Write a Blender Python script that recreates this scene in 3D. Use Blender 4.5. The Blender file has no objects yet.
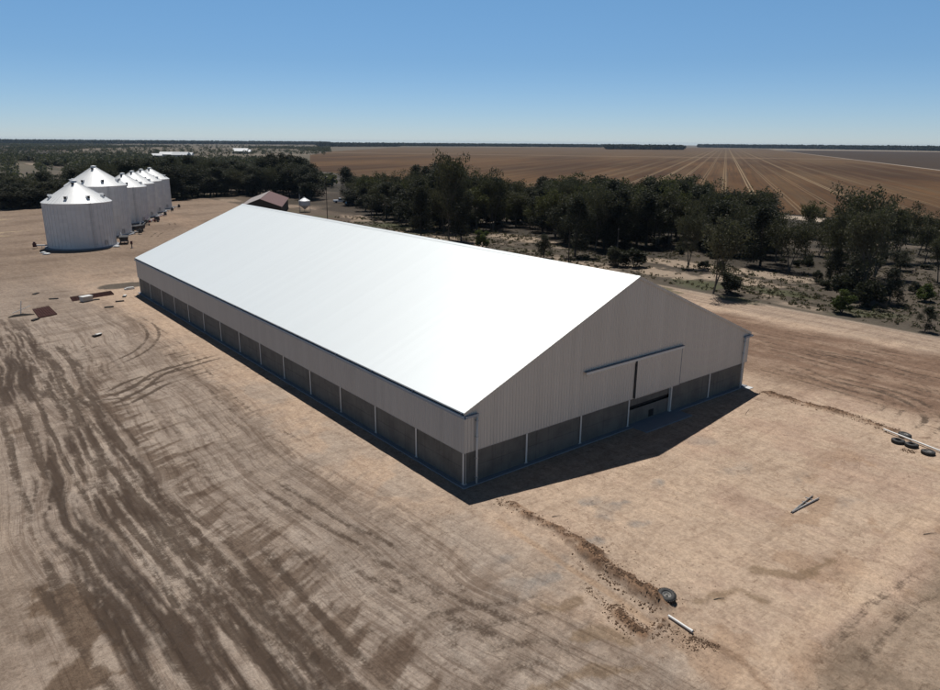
import bpy, bmesh, math, random
import numpy as np
from mathutils import Vector, Matrix

D = bpy.data
SC = bpy.context.scene
COL = SC.collection
R = math.radians
RX = bpy.context

# ------------------------------------------------------------------ camera
FPX = 711.6                      # focal length in pixels of a 940 px wide frame
CAM = Vector((-38.256, -48.603, 31.588))
YAW, PITCH, ROLL = 0.67411, 0.27793, 0.0075
fw = Vector((math.cos(PITCH)*math.sin(YAW), math.cos(PITCH)*math.cos(YAW), -math.sin(PITCH)))
r0 = Vector((math.cos(YAW), -math.sin(YAW), 0)); u0 = r0.cross(fw)
rt = math.cos(ROLL)*r0 + math.sin(ROLL)*u0
up = -math.sin(ROLL)*r0 + math.cos(ROLL)*u0
cd = D.cameras.new('camera'); cam = D.objects.new('camera', cd); COL.objects.link(cam)
cd.sensor_width = 36; cd.lens = FPX*36/940; cd.clip_start = 0.5; cd.clip_end = 60000
M = Matrix((rt, up, -fw)).transposed().to_4x4(); M.translation = CAM
cam.matrix_world = M
SC.camera = cam

# ------------------------------------------------------------------ sky, sun, exposure
SUN = Vector((0.21, 0.388, 1.0)).normalized()          # direction towards the sun
SUN_EL = math.asin(SUN.z); SUN_AZ = math.atan2(SUN.x, SUN.y)
W = D.worlds.new('World'); SC.world = W; W.use_nodes = True
wt = W.node_tree; bg = wt.nodes['Background']
sky = wt.nodes.new('ShaderNodeTexSky'); sky.sky_type = 'NISHITA'; sky.sun_disc = False
sky.sun_elevation = SUN_EL; sky.sun_rotation = SUN_AZ
sky.altitude = 200; sky.air_density = 0.8; sky.dust_density = 0.0; sky.ozone_density = 4.0
# grade the sky with height above the horizon: clear blue low down, overhead dimmed and greyed to cut fill light
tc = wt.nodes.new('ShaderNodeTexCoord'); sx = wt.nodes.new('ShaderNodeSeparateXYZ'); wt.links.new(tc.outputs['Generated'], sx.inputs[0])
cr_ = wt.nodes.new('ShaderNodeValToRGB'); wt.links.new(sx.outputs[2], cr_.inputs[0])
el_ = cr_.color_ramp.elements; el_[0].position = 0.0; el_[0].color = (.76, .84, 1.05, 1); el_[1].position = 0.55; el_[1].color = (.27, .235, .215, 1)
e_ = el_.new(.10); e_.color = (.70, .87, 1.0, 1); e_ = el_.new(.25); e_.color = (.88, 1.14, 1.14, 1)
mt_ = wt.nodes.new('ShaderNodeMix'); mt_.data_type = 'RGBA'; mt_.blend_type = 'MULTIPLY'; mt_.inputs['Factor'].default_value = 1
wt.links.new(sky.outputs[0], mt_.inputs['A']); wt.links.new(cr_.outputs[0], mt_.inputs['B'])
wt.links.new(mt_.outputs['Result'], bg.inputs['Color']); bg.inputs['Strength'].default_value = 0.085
sd = D.lights.new('sun', 'SUN'); sun = D.objects.new('sun', sd); COL.objects.link(sun)
sd.energy = 4.2; sd.angle = R(0.53); sd.color = (1.0, 0.97, 0.925)
sun.rotation_euler = SUN.to_track_quat('Z', 'Y').to_euler(); sun.location = (0, 0, 200)
SC.view_settings.view_transform = 'Standard'; SC.view_settings.look = 'None'
SC.view_settings.exposure = 0.0; SC.view_settings.gamma = 1.0
SC.view_settings.use_curve_mapping = False
SC.render.engine = 'CYCLES'
SC.cycles.max_bounces = 6; SC.cycles.volume_bounces = 0

# ------------------------------------------------------------------ helpers
def G(px, py, z=0.0):
    """the place on the ground a sight line meets (used to survey positions on the site)"""
    d = fw + (px-470)/FPX*rt - (py-345)/FPX*up
    t = (z-CAM.z)/d.z
    return Vector((CAM.x+t*d.x, CAM.y+t*d.y, z))
def AT(px, dist, py=190):
    """ground point in the compass direction of a photo column, at a distance"""
    d = fw + (px-470)/FPX*rt - (py-345)/FPX*up
    a = math.atan2(d.x, d.y)
    return Vector((CAM.x+math.sin(a)*dist, CAM.y+math.cos(a)*dist, 0))
def HT(px, py, dist):
    """height of a thing whose top shows at column px and row py, at a ground distance"""
    d = fw + (px-470)/FPX*rt - (py-345)/FPX*up
    return CAM.z + d.z/math.hypot(d.x, d.y)*dist

def tag(o, label=None, cat=None, group=None, kind=None):
    if label: o['label'] = label
    if cat: o['category'] = cat
    if group: o['group'] = group
    if kind: o['kind'] = kind
    return o
def empty(name, loc=(0, 0, 0), rz=0.0, label=None, cat=None, group=None):
    o = D.objects.new(name, None); COL.objects.link(o)
    o.location = loc; o.rotation_euler = (0, 0, rz); o.empty_display_size = 0.5
    return tag(o, label, cat, group)

class MB:
    def __init__(s): s.v = []; s.f = []
    def add(s, vs, fs):
        b = len(s.v); s.v += [tuple(v) for v in vs]; s.f += [tuple(b+i for i in f) for f in fs]; return s
    def box(s, x0, x1, y0, y1, z0, z1, M=None):
        vs = [Vector((x, y, z)) for z in (z0, z1) for y in (y0, y1) for x in (x0, x1)]
        if M is not None: vs = [M @ v for v in vs]
        return s.add(vs, [(0, 2, 3, 1), (4, 5, 7, 6), (0, 1, 5, 4), (2, 6, 7, 3), (0, 4, 6, 2), (1, 3, 7, 5)])
    def prism(s, pts, z0, z1):
        n = len(pts)
        vs = [(p[0], p[1], z0) for p in pts]+[(p[0], p[1], z1) for p in pts]
        a = sum(pts[i][0]*pts[(i+1) % n][1]-pts[(i+1) % n][0]*pts[i][1] for i in range(n))
        fs = [tuple(range(n))[::-1], tuple(range(n, 2*n))]+[(i, (i+1) % n, n+(i+1) % n, n+i) for i in range(n)]
        if a < 0: fs = [f[::-1] for f in fs]
        return s.add(vs, fs)
    def tube(s, a, b, r, r2=None, n=8, cap=True):
        a = Vector(a); b = Vector(b); r2 = r if r2 is None else r2
        d = (b-a).normalized(); x = d.orthogonal().normalized(); y = d.cross(x)
        vs = []
        for c, q in ((a, r), (b, r2)):
            for i in range(n):
                t = 2*math.pi*i/n; vs.append(c+x*math.cos(t)*q+y*math.sin(t)*q)
        fs = [(i, (i+1) % n, n+(i+1) % n, n+i) for i in range(n)]
        if cap: fs += [tuple(range(n))[::-1], tuple(range(n, 2*n))]
        return s.add(vs, fs)
    def lathe(s, prof, n=24, c=(0, 0, 0), M=None):
        vs = []; k = len(prof)
        for i in range(n):
            t = 2*math.pi*i/n
            for (q, z) in prof: 
                v = Vector((c[0]+q*math.cos(t), c[1]+q*math.sin(t), c[2]+z))
                vs.append(M @ v if M is not None else v)
        fs = [(i*k+j, ((i+1) % n)*k+j, ((i+1) % n)*k+j+1, i*k+j+1) for i in range(n) for j in range(k-1)]
        return s.add(vs, fs)
    def mesh(s, name, m):
        me = D.meshes.new(name); me.from_pydata(s.v, [], s.f); me.validate(); me.update()
        bm = bmesh.new(); bm.from_mesh(me); bmesh.ops.recalc_face_normals(bm, faces=bm.faces); bm.to_mesh(me); bm.free()
        if m: me.materials.append(m)
        return me
    def build(s, name, m, parent=None, smooth=False):
        me = s.mesh(name, m)
        if smooth: me.polygons.foreach_set('use_smooth', [True]*len(me.polygons))
        o = D.objects.new(name, me); COL.objects.link(o)
        if parent: o.parent = parent
        return o
def kids(o): return [c for c in list(D.objects) if c.parent == o]
CH = {}
def copy_tree(o, loc=None, rz=None, sc=None, label=None, group=None):
    c = o.copy(); COL.objects.link(c)
    if loc is not None: c.location = loc
    if rz is not None: c.rotation_euler = (0, 0, rz)
    if sc is not None: c.scale = sc
    if label: c['label'] = label
    if group: c['group'] = group
    if o.name not in CH: CH[o.name] = [(k, kids(k)) for k in kids(o)]
    for k, gs in CH[o.name]:
        k2 = k.copy(); COL.objects.link(k2); k2.parent = c
        for g in gs:
            g2 = g.copy(); COL.objects.link(g2); g2.parent = k2
    return c

# ------------------------------------------------------------------ materials
def new_mat(name):
    m = D.materials.new(name); m.use_nodes = True
    nt = m.node_tree; return m, nt, nt.nodes['Principled BSDF']
def N(nt, t, **kw):
    n = nt.nodes.new(t)
    for k, v in kw.items(): setattr(n, k, v)
    return n
def L(nt, a, b): nt.links.new(a, b)
def val(nt, s, v):
    if isinstance(v, (int, float)): s.default_value = v
    else: nt.links.new(v, s)
def math_(nt, op, a, b=0.0, c=None, clamp=False):
    n = N(nt, 'ShaderNodeMath', operation=op, use_clamp=clamp)
    val(nt, n.inputs[0], a); val(nt, n.inputs[1], b)
    if c is not None: val(nt, n.inputs[2], c)
    return n.outputs[0]
def noise(nt, vec, scale, detail=4, rough=0.55, dist=0.0):
    n = N(nt, 'ShaderNodeTexNoise'); n.inputs['Scale'].default_value = scale
    n.inputs['Detail'].default_value = detail; n.inputs['Roughness'].default_value = rough
    n.inputs['Distortion'].default_value = dist
    if vec is not None: L(nt, vec, n.inputs['Vector'])
    return n.outputs['Fac']
def mapping(nt, vec, scale=(1, 1, 1), rot=(0, 0, 0), loc=(0, 0, 0)):
    n = N(nt, 'ShaderNodeMapping'); n.inputs['Scale'].default_value = scale
    n.inputs['Rotation'].default_value = rot; n.inputs['Location'].default_value = loc
    L(nt, vec, n.inputs['Vector']); return n.outputs['Vector']
def objco(nt): return N(nt, 'ShaderNodeTexCoord').outputs['Object']
def sstep(nt, v, a, b, lo=0.0, hi=1.0):
    n = N(nt, 'ShaderNodeMapRange', interpolation_type='SMOOTHSTEP')
    val(nt, n.inputs['Value'], v); n.inputs['From Min'].default_value = a; n.inputs['From Max'].default_value = b
    n.inputs['To Min'].default_value = lo; n.inputs['To Max'].default_value = hi
    return n.outputs['Result']
def mixc(nt, f, a, b, mode='MIX'):
    n = N(nt, 'ShaderNodeMix', data_type='RGBA', blend_type=mode)
    val(nt, n.inputs['Factor'], f)
    for s, v in ((n.inputs['A'], a), (n.inputs['B'], b)):
        if isinstance(v, tuple): s.default_value = (v[0], v[1], v[2], 1)
        else: L(nt, v, s)
    return n.outputs['Result']
def bump(nt, bs, h, strength=0.3, dist=0.05):
    n = N(nt, 'ShaderNodeBump'); n.inputs['Strength'].default_value = strength; n.inputs['Distance'].default_value = dist
    L(nt, h, n.inputs['Height']); L(nt, n.outputs[0], bs.inputs['Normal'])
def simple(name, col, rough=0.6, metal=0.0, var=0.12, scale=1.5, spec=0.5, bmp=0.0):
    m, nt, b = new_mat(name); o = objco(nt)
    n1 = noise(nt, o, scale, 5, 0.6)
    f = math_(nt, 'MULTIPLY_ADD', n1, 2*var, 1-var)
    c = N(nt, 'ShaderNodeMix', data_type='RGBA', blend_type='MULTIPLY'); c.inputs['Factor'].default_value = 1
    c.inputs['A'].default_value = (*col, 1)
    cc = N(nt, 'ShaderNodeCombineColor'); [L(nt, f, cc.inputs[i]) for i in range(3)]
    L(nt, cc.outputs[0], c.inputs['B']); L(nt, c.outputs['Result'], b.inputs['Base Color'])
    b.inputs['Roughness'].default_value = rough; b.inputs['Metallic'].default_value = metal
    b.inputs['Specular IOR Level'].default_value = spec
    if bmp: bump(nt, b, noise(nt, o, scale*8, 4), bmp, 0.03)
    return m

def sheet_metal(name, col, axis, rough=0.4, metal=0.0, rib=0.2, spec=0.5, dirt=0.0):
    """profiled steel cladding: ribs run up/down, sheets of 0.76 m differ a touch in tone"""
    m, nt, b = new_mat(name); o = objco(nt)
    sep = N(nt, 'ShaderNodeSeparateXYZ'); L(nt, o, sep.inputs[0]); c = sep.outputs[axis]
    w = math_(nt, 'SINE', math_(nt, 'MULTIPLY', c, 2*math.pi/rib))
    sh = N(nt, 'ShaderNodeTexWhiteNoise', noise_dimensions='1D')
    L(nt, math_(nt, 'FLOOR', math_(nt, 'DIVIDE', c, 0.762)), sh.inputs['W'])
    big = noise(nt, o, 0.12, 4, 0.6)
    f = math_(nt, 'ADD', math_(nt, 'MULTIPLY', sh.outputs['Value'], 0.07), math_(nt, 'MULTIPLY_ADD', big, 0.12, 0.87))
    if dirt:
        z = sep.outputs[2]
        st = noise(nt, mapping(nt, o, (2.0, 2.0, 0.06)), 1.0, 5, 0.65)
        f = math_(nt, 'SUBTRACT', f, math_(nt, 'MULTIPLY', sstep(nt, st, 0.5, 0.75), dirt))
    cc = N(nt, 'ShaderNodeCombineColor'); [L(nt, f, cc.inputs[i]) for i in range(3)]
    L(nt, mixc(nt, 1.0, col, cc.outputs[0], 'MULTIPLY'), b.inputs['Base Color'])
    rr = math_(nt, 'MULTIPLY_ADD', big, 0.15, rough-0.07)
    L(nt, rr, b.inputs['Roughness']); b.inputs['Metallic'].default_value = metal
    b.inputs['Specular IOR Level'].default_value = spec
    bump(nt, b, w, 0.7, 0.05)
    return m

MT = {}
def roof_metal():
    """pale zinc roofing: ribs run up the slope, a faint tone step from sheet to sheet"""
    m, nt, b = new_mat('roof_sheet'); o = objco(nt)
    sep = N(nt, 'ShaderNodeSeparateXYZ'); L(nt, o, sep.inputs[0]); c = sep.outputs[1]
    sh = N(nt, 'ShaderNodeTexWhiteNoise', noise_dimensions='1D'); L(nt, math_(nt, 'FLOOR', math_(nt, 'DIVIDE', c, 0.9)), sh.inputs['W'])
    f = math_(nt, 'MULTIPLY_ADD', sh.outputs['Value'], 0.025, 0.965)
    f = math_(nt, 'ADD', f, math_(nt, 'MULTIPLY', noise(nt, o, .08, 3), .03))
    cc = N(nt, 'ShaderNodeCombineColor'); [L(nt, f, cc.inputs[i]) for i in range(3)]
    L(nt, mixc(nt, 1.0, (.80, .835, .83), cc.outputs[0], 'MULTIPLY'), b.inputs['Base Color'])
    b.inputs['Roughness'].default_value = .47; b.inputs['Metallic'].default_value = .30
    bump(nt, b, math_(nt, 'SINE', math_(nt, 'MULTIPLY', c, 2*math.pi/.3)), .12, .01)
    return m
MT['roof'] = roof_metal()
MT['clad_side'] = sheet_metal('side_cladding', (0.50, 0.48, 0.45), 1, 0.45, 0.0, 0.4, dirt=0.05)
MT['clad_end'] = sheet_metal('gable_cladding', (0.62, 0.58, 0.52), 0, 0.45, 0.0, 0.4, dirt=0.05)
MT['trim'] = simple('blue_grey_trim', (0.10, 0.14, 0.20), 0.4, 0.2, 0.08)
MT['gutter'] = simple('gutter_steel', (0.24, 0.30, 0.38), 0.35, 0.3, 0.08)
MT['steel'] = simple('galvanised_steel', (0.42, 0.43, 0.44), 0.45, 0.5, 0.15, 3)
MT['pipe_white'] = simple('white_painted_steel', (0.62, 0.62, 0.60), 0.5, 0.0, 0.08, 2)
MT['post'] = simple('pale_column_paint', (0.66, 0.64, 0.60), 0.5, 0.0, 0.1, 2)
MT['dark'] = simple('dark_gap', (0.012, 0.012, 0.013), 0.9, 0, 0.1)
MT['slab'] = simple('slab_concrete', (0.24, 0.25, 0.275), 0.85, 0, 0.2, 0.8, 0.3, 0.2)
MT['rust'] = simple('red_oxide_steel', (0.055, 0.018, 0.013), 0.8, 0, 0.5, 1.2, 0.2, 0.5)
MT['black'] = simple('black_paint', (0.025, 0.025, 0.027), 0.55, 0, 0.2, 2)
MT['redp'] = simple('red_machine_paint', (0.20, 0.025, 0.02), 0.5, 0, 0.25, 2)
MT['dkred'] = simple('dark_red_paint', (0.07, 0.018, 0.016), 0.6, 0, 0.25, 2)
MT['wood'] = simple('weathered_timber', (0.10, 0.085, 0.07), 0.9, 0, 0.3, 3)
MT['polewood'] = simple('dark_pole_timber', (0.045, 0.038, 0.03), 0.9, 0, 0.3, 3)
MT['pvc'] = simple('white_pvc', (0.72, 0.70, 0.66), 0.45, 0, 0.1, 4)
MT['glass'] = simple('dark_glass', (0.02, 0.025, 0.03), 0.1, 0, 0.05)
MT['carwhite'] = simple('white_car_paint', (0.7, 0.71, 0.72), 0.3, 0, 0.04)
MT['oldred'] = simple('faded_red_roof', (0.13, 0.065, 0.058), 0.75, 0, 0.3, 0.7)
MT['oldgrey'] = simple('weathered_grey_roof', (0.30, 0.26, 0.24), 0.7, 0.1, 0.25, 0.7)
MT['farroof'] = simple('far_white_roof', (0.52, 0.53, 0.54), 0.4, 0, 0.08, 0.05)
MT['farwall'] = simple('far_wall', (0.35, 0.33, 0.30), 0.8, 0, 0.1, 0.05)

# precast concrete: board marks, stains, rain streaks
def precast():
    m, nt, b = new_mat('precast_concrete'); o = objco(nt)
    a = noise(nt, o, 0.5, 6, 0.65); s = noise(nt, mapping(nt, o, (2.4, 2.4, 0.12)), 1, 6, 0.7)
    c = mixc(nt, sstep(nt, a, 0.35, 0.7), (0.165, 0.152, 0.132), (0.115, 0.106, 0.092))
    c = mixc(nt, sstep(nt, s, 0.5, 0.72, 0, 0.6), c, (0.065, 0.06, 0.053))
    L(nt, c, b.inputs['Base Color']); b.inputs['Roughness'].default_value = 0.9
    bump(nt, b, noise(nt, o, 12, 4), 0.2, 0.02); return m
MT['precast'] = precast()

def silo_wall():
    m, nt, b = new_mat('corrugated_silo_steel'); o = objco(nt)
    sep = N(nt, 'ShaderNodeSeparateXYZ'); L(nt, o, sep.inputs[0])
    w = math_(nt, 'SINE', math_(nt, 'MULTIPLY', sep.outputs[2], 2*math.pi/0.2))
    ring = N(nt, 'ShaderNodeTexWhiteNoise', noise_dimensions='2D')
    ang = math_(nt, 'ARCTAN2', sep.outputs[1], sep.outputs[0])
    cv = N(nt, 'ShaderNodeCombineXYZ')
    L(nt, math_(nt, 'FLOOR', math_(nt, 'DIVIDE', sep.outputs[2], 1.15)), cv.inputs[0])
    L(nt, math_(nt, 'FLOOR', math_(nt, 'MULTIPLY', ang, 24/(2*math.pi))), cv.inputs[1])
    L(nt, cv.outputs[0], ring.inputs['Vector'])
    f = math_(nt, 'MULTIPLY_ADD', ring.outputs['Value'], 0.08, 0.92)
    st = noise(nt, mapping(nt, o, (1.2, 1.2, 0.05)), 1, 5, 0.7)
    f = math_(nt, 'SUBTRACT', f, math_(nt, 'MULTIPLY', sstep(nt, st, 0.5, 0.8), 0.09))
    cc = N(nt, 'ShaderNodeCombineColor'); [L(nt, f, cc.inputs[i]) for i in range(3)]
    L(nt, mixc(nt, 1, (0.76, 0.745, 0.725), cc.outputs[0], 'MULTIPLY'), b.inputs['Base Color'])
    b.inputs['Roughness'].default_value = 0.55; b.inputs['Metallic'].default_value = 0.05
    bump(nt, b, w, 0.4, 0.03); return m
MT['silo'] = silo_wall()
MT['siloroof'] = simple('silo_roof_steel', (0.78, 0.78, 0.77), 0.5, 0.05, 0.08, 0.6)

def leaf_mat(name, c1, c2, trans=0.12):
    m, nt, b = new_mat(name)
    gi = N(nt, 'ShaderNodeNewGeometry').outputs['Random Per Island']
    oi = N(nt, 'ShaderNodeObjectInfo').outputs['Random']
    o = objco(nt); n = noise(nt, o, 0.5, 3)
    f = math_(nt, 'ADD', math_(nt, 'MULTIPLY', gi, 0.45), math_(nt, 'ADD', math_(nt, 'MULTIPLY', oi, 0.35), math_(nt, 'MULTIPLY_ADD', n, 0.8, -0.35)), clamp=True)
    L(nt, mixc(nt, f, c1, c2), b.inputs['Base Color'])
    b.inputs['Roughness'].default_value = 0.6; b.inputs['Specular IOR Level'].default_value = 0.06
    tr = N(nt, 'ShaderNodeBsdfTranslucent'); tr.inputs['Color'].default_value = (c2[0]*1.5, c2[1]*1.7, c2[2], 1)
    mx = N(nt, 'ShaderNodeMixShader'); mx.inputs[0].default_value = trans
    L(nt, b.outputs[0], mx.inputs[1]); L(nt, tr.outputs[0], mx.inputs[2])
    L(nt, mx.outputs[0], nt.nodes['Material Output'].inputs['Surface']); return m
MT['leaf_gum'] = leaf_mat('gum_foliage', (0.036, 0.035, 0.024), (0.118, 0.110, 0.074))
MT['leaf_dark'] = leaf_mat('dark_needle_foliage', (0.023, 0.024, 0.018), (0.068, 0.067, 0.048))
MT['leaf_green'] = leaf_mat('bright_bush_foliage', (0.040, 0.052, 0.020), (0.10, 0.115, 0.045), 0.2)
MT['leaf_olive'] = leaf_mat('olive_foliage', (0.05, 0.052, 0.027), (0.12, 0.115, 0.06), 0.15)
MT['bark'] = simple('gum_bark', (0.10, 0.085, 0.07), 0.9, 0, 0.4, 2)
MT['barkdark'] = simple('dark_bark', (0.035, 0.03, 0.026), 0.9, 0, 0.4, 2)

# ------------------------------------------------------------------ numpy noise
rng = np.random.RandomState(7)
TAB = rng.rand(512, 512).astype(np.float32)
def vn(x, y, s, o=0):
    x = x/s+17.3*o; y = y/s+9.1*o
    xi = np.floor(x).astype(np.int64); yi = np.floor(y).astype(np.int64)
    fx = (x-xi).astype(np.float32); fy = (y-yi).astype(np.float32)
    fx = fx*fx*(3-2*fx); fy = fy*fy*(3-2*fy)
    a = TAB[xi & 511, yi & 511]; b = TAB[(xi+1) & 511, yi & 511]
    c = TAB[xi & 511, (yi+1) & 511]; d = TAB[(xi+1) & 511, (yi+1) & 511]
    return (a*(1-fx)+b*fx)*(1-fy)+(c*(1-fx)+d*fx)*fy
def fbm(x, y, s, n=4, o=0, g=0.55):
    t = 0; w = 1; tw = 0
    for i in range(n):
        t = t+w*vn(x, y, s/2**i, o+i*3+1); tw += w; w *= g
    return t/tw
def ss(v, a, b):
    t = np.clip((v-a)/(b-a), 0, 1); return t*t*(3-2*t)

# ------------------------------------------------------------------ ground sheet
def axis_coords(segs, lo, hi, g=1.07):
    xs = []
    for a, b, st in segs: xs += list(np.arange(a, b, st))
    xs.append(segs[-1][1])
    st = segs[-1][2]; x = xs[-1]
    while x < hi: st *= g; x += st; xs.append(x)
    st = segs[0][2]; x = xs[0]; pre = []
    while x > lo: st *= g; x -= st; pre.append(x)
    return np.array(pre[::-1]+xs)
XS = axis_coords([(-42, 30, .22), (30, 60, .33), (60, 125, .5), (125, 200, 1.2)], -9000, 12000)
YS = axis_coords([(-42, 40, .22), (40, 120, .36), (120, 220, .8), (220, 420, 1.6)], -6000, 12500)
gx, gy = np.meshgrid(XS, YS, indexing='ij'); nx, ny = gx.shape
X = gx.ravel().astype(np.float64); Y = gy.ravel().astype(np.float64)

def polydist(pts, x, y, wmax):
    """distance, along, signed side to a polyline for the vertices within wmax"""
    P = np.array(pts, float); lo = P.min(0)-wmax; hi = P.max(0)+wmax
    idx = np.nonzero((x > lo[0]) & (x < hi[0]) & (y > lo[1]) & (y < hi[1]))[0]
    px, py = x[idx], y[idx]; best = np.full(len(idx), 1e9); al = np.zeros(len(idx)); sd_ = np.zeros(len(idx)); acc = 0
    for a, b in zip(P[:-1], P[1:]):
        d = b-a; l = np.hypot(*d); 
        if l < 1e-6: continue
        t = np.clip(((px-a[0])*d[0]+(py-a[1])*d[1])/l**2, 0, 1)
        qx, qy = px-a[0]-t*d[0], py-a[1]-t*d[1]; dd = np.hypot(qx, qy)
        m = dd < best; best[m] = dd[m]; al[m] = acc+t[m]*l; sd_[m] = np.sign(d[0]*qy-d[1]*qx)[m]
        acc += l
    return idx, best, al, sd_
def smooth_line(pts, n=8):
    P = [Vector((p[0], p[1], 0)) for p in pts]; P = [P[0]*2-P[1]]+P+[P[-1]*2-P[-2]]; out = []
    for i in range(1, len(P)-2):
        for k in range(n):
            t = k/n
            out.append(0.5*((2*P[i])+(P[i+1]-P[i-1])*t+(2*P[i-1]-5*P[i]+4*P[i+1]-P[i+2])*t*t+(3*P[i]-P[i-1]-3*P[i+1]+P[i+2])*t**3))
    out.append(P[-2]); return [(p.x, p.y) for p in out]
def pxline(ps, n=8): return smooth_line([G(a, b)[:2] for a, b in ps], n)

col = np.zeros((len(X), 3), np.float32)
def blend(c, m):
    global col
    m = np.clip(m, 0, 1)[:, None].astype(np.float32); col = col*(1-m)+np.array(c, np.float32)*m
n1 = fbm(X, Y, 40, 5, 1); n2 = fbm(X, Y, 9, 5, 2); n3 = fbm(X, Y, 2.2, 4, 3); n4 = fbm(X, Y, 160, 5, 4)
# far country: scrub and bare patches
col[:] = (0.105, 0.088, 0.068)
blend((0.19, 0.155, 0.12), ss(n2*.5+n1*.5, 0.52, 0.66)*.8)
blend((0.065, 0.068, 0.038), ss(n2*.4+n4*.6, 0.5, 0.62)*.75)
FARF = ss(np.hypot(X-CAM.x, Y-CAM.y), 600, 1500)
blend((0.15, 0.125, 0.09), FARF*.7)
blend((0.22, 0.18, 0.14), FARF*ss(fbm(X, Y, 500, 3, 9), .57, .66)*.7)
# the graded pad
edgeN = (n2-.5)*6
front = 352+ (X-0)*0.30 + edgeN*2        # forest edge behind the silos
pad = ss(98+edgeN*.4-X, 0, 3) * ss(front-Y, 0, 8)
padb = ss((Y-215)*.55+ (118) -X+edgeN*1.5, 0, 6)*ss(Y, 200, 215)*ss(front-Y, 0, 8)*ss(190-X, 0, 15)
pad = np.maximum(pad, padb)
PADC = (0.42, 0.32, 0.24)
blend(PADC, pad)
blend((0.335, 0.27, 0.212), pad*ss(n2, .42, .68)*.6)
blend((0.47, 0.37, 0.28), pad*ss(n1*.4+n3*.6, .5, .7)*.5)
# greyer, browner yard on the left
lw = ss(-6-X+(n2-.5)*8, -2, 10)
blend((0.262, 0.216, 0.177), pad*lw*.85)
blend((0.20, 0.155, 0.12), pad*lw*ss(n2*.6+n3*.4, .45, .66)*.55)
# long way north: brown with bands
nb = np.maximum(ss(Y, 118, 165)*ss(45-X+(n1-.5)*30, -60, 10), ss(Y, 150, 200)*.9)
blend((0.225, 0.172, 0.130), pad*nb*.9)
blend((0.155, 0.113, 0.084), pad*nb*ss(vn(X*.25+Y*.1, Y-X*.3, 9, 5)*.6+n2*.4, .45, .7)*.6)
blend((0.42, 0.34, 0.22), pad*ss(fbm(X*.25, Y, 10, 3, 31), .60, .68)*ss(Y, 225, 250)*ss(2-X, 0, 10)*.75)
# strip beside the shed, sandy orange
blend((0.41, 0.31, 0.23), pad*ss(9-np.abs(X+3)+(n2-.5)*5, 0, 4)*ss(Y, -6, 4)*ss(118-Y, 0, 6)*.6)
# blueish gravel dust in the pale area
gd = ss(10-np.abs(X+8+(n2-.5)*10), 0, 8)*ss(62-Y, 0, 20)*ss(fbm(X, Y, 5, 5, 12), .50, .64)
blend((0.315, 0.272, 0.23), pad*gd*.6)
# in front of the gable: pinkish, with tan rings
fr = ss(-3-Y, 0, 4)*ss(X, 0, 4)*ss(60-X, 0, 8)
blend((0.43, 0.332, 0.250), pad*fr*.75)
blend((0.355, 0.250, 0.192), pad*fr*ss(fbm(X, Y, 7, 5, 14), .50, .66)*.45)
blend((0.30, 0.205, 0.138), pad*ss(fbm(X, Y, 3, 5, 15), .54, .59)*ss(-22-Y+.2*X, 0, 5)*ss(X, -12, -4)*ss(45-X, 0, 9)*.55)
# greyer brown ground in the lower right corner
arc = pxline([(945, 505), (915, 555), (880, 590), (830, 622), (790, 660), (760, 700)])
idx, dd, al, sd_ = polydist(arc, X, Y, 60)
m = np.zeros(len(X)); m[idx] = ss(sd_*dd+(n2[idx]-.5)*2, 0.2, 3.0)
cr = ss(-26-Y, 0, 3)*m
blend((0.285, 0.225, 0.170), pad*cr*.8)
blend((0.185, 0.142, 0.105), pad*cr*ss(fbm(X, Y, 5, 5, 16), .48, .62)*.8)
mm = np.zeros(len(X)); mm[idx] = ss(1.6-np.abs(dd*sd_+1.0)+(n3[idx]-.5)*2, 0, 1.2); blend((0.47, 0.36, 0.265), mm*pad*.6)
for (px_, py_, br) in ((612, 508, 1.5), (640, 522, 1.1), (588, 500, 1.0), (596, 540, 1.3), (515, 590, 2.0), (540, 575, 1.4), (700, 440, 1.8), (560, 560, 1.2), (500, 560, 1.2), (735, 470, 1.6), (800, 480, 1.2), (660, 480, 1.2), (850, 500, 1.4)):
    q = G(px_, py_); mk = pad*ss(br-np.hypot((X-q.x)*.8, (Y-q.y)*1.2)+(n3-.5)*3.4, 0, .8)
    blend((0.235, 0.215, 0.195), mk*(.75 if px_ < 680 else .4)*(.5+.5*ss(fbm(X, Y, 1.0, 4, 66), .4, .6)))
# reddish damp yard on the far side of the shed
dr = ss(X-52+(n2-.5)*6, 0, 6)*ss(88-X+(n2-.5)*6, 0, 6)*ss(Y+26+(n1-.5)*10, 0, 10)*ss(190-Y, 0, 30)
blend((0.175, 0.112, 0.078), pad*dr*.9)
blend((0.31, 0.225, 0.165), pad*dr*ss(vn(X*2.2, Y*.22, 3, 19)*.5+n3*.5, .5, .7)*.65)
blend((0.34, 0.25, 0.18), pad*ss(8-np.abs(X-52)+(n2-.5)*6, 0, 5)*ss(-2+Y+12, 0, 6)*.4)
# dirt road beyond
rd = ss(5.5-np.abs(X-93.5+ (n1-.5)*2), 0, 1.5)*ss(235-Y, 0, 20)
blend((0.36, 0.28, 0.215), rd*.95)
for off in (-2.8, -1.3, 1.2, 2.6): blend((0.24, 0.18, 0.14), rd*ss(.45-np.abs(X-93.5-off-(vn(Y, X*0, 30, 8+int(off))-.5)*3), 0, .35)*.7)
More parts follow.
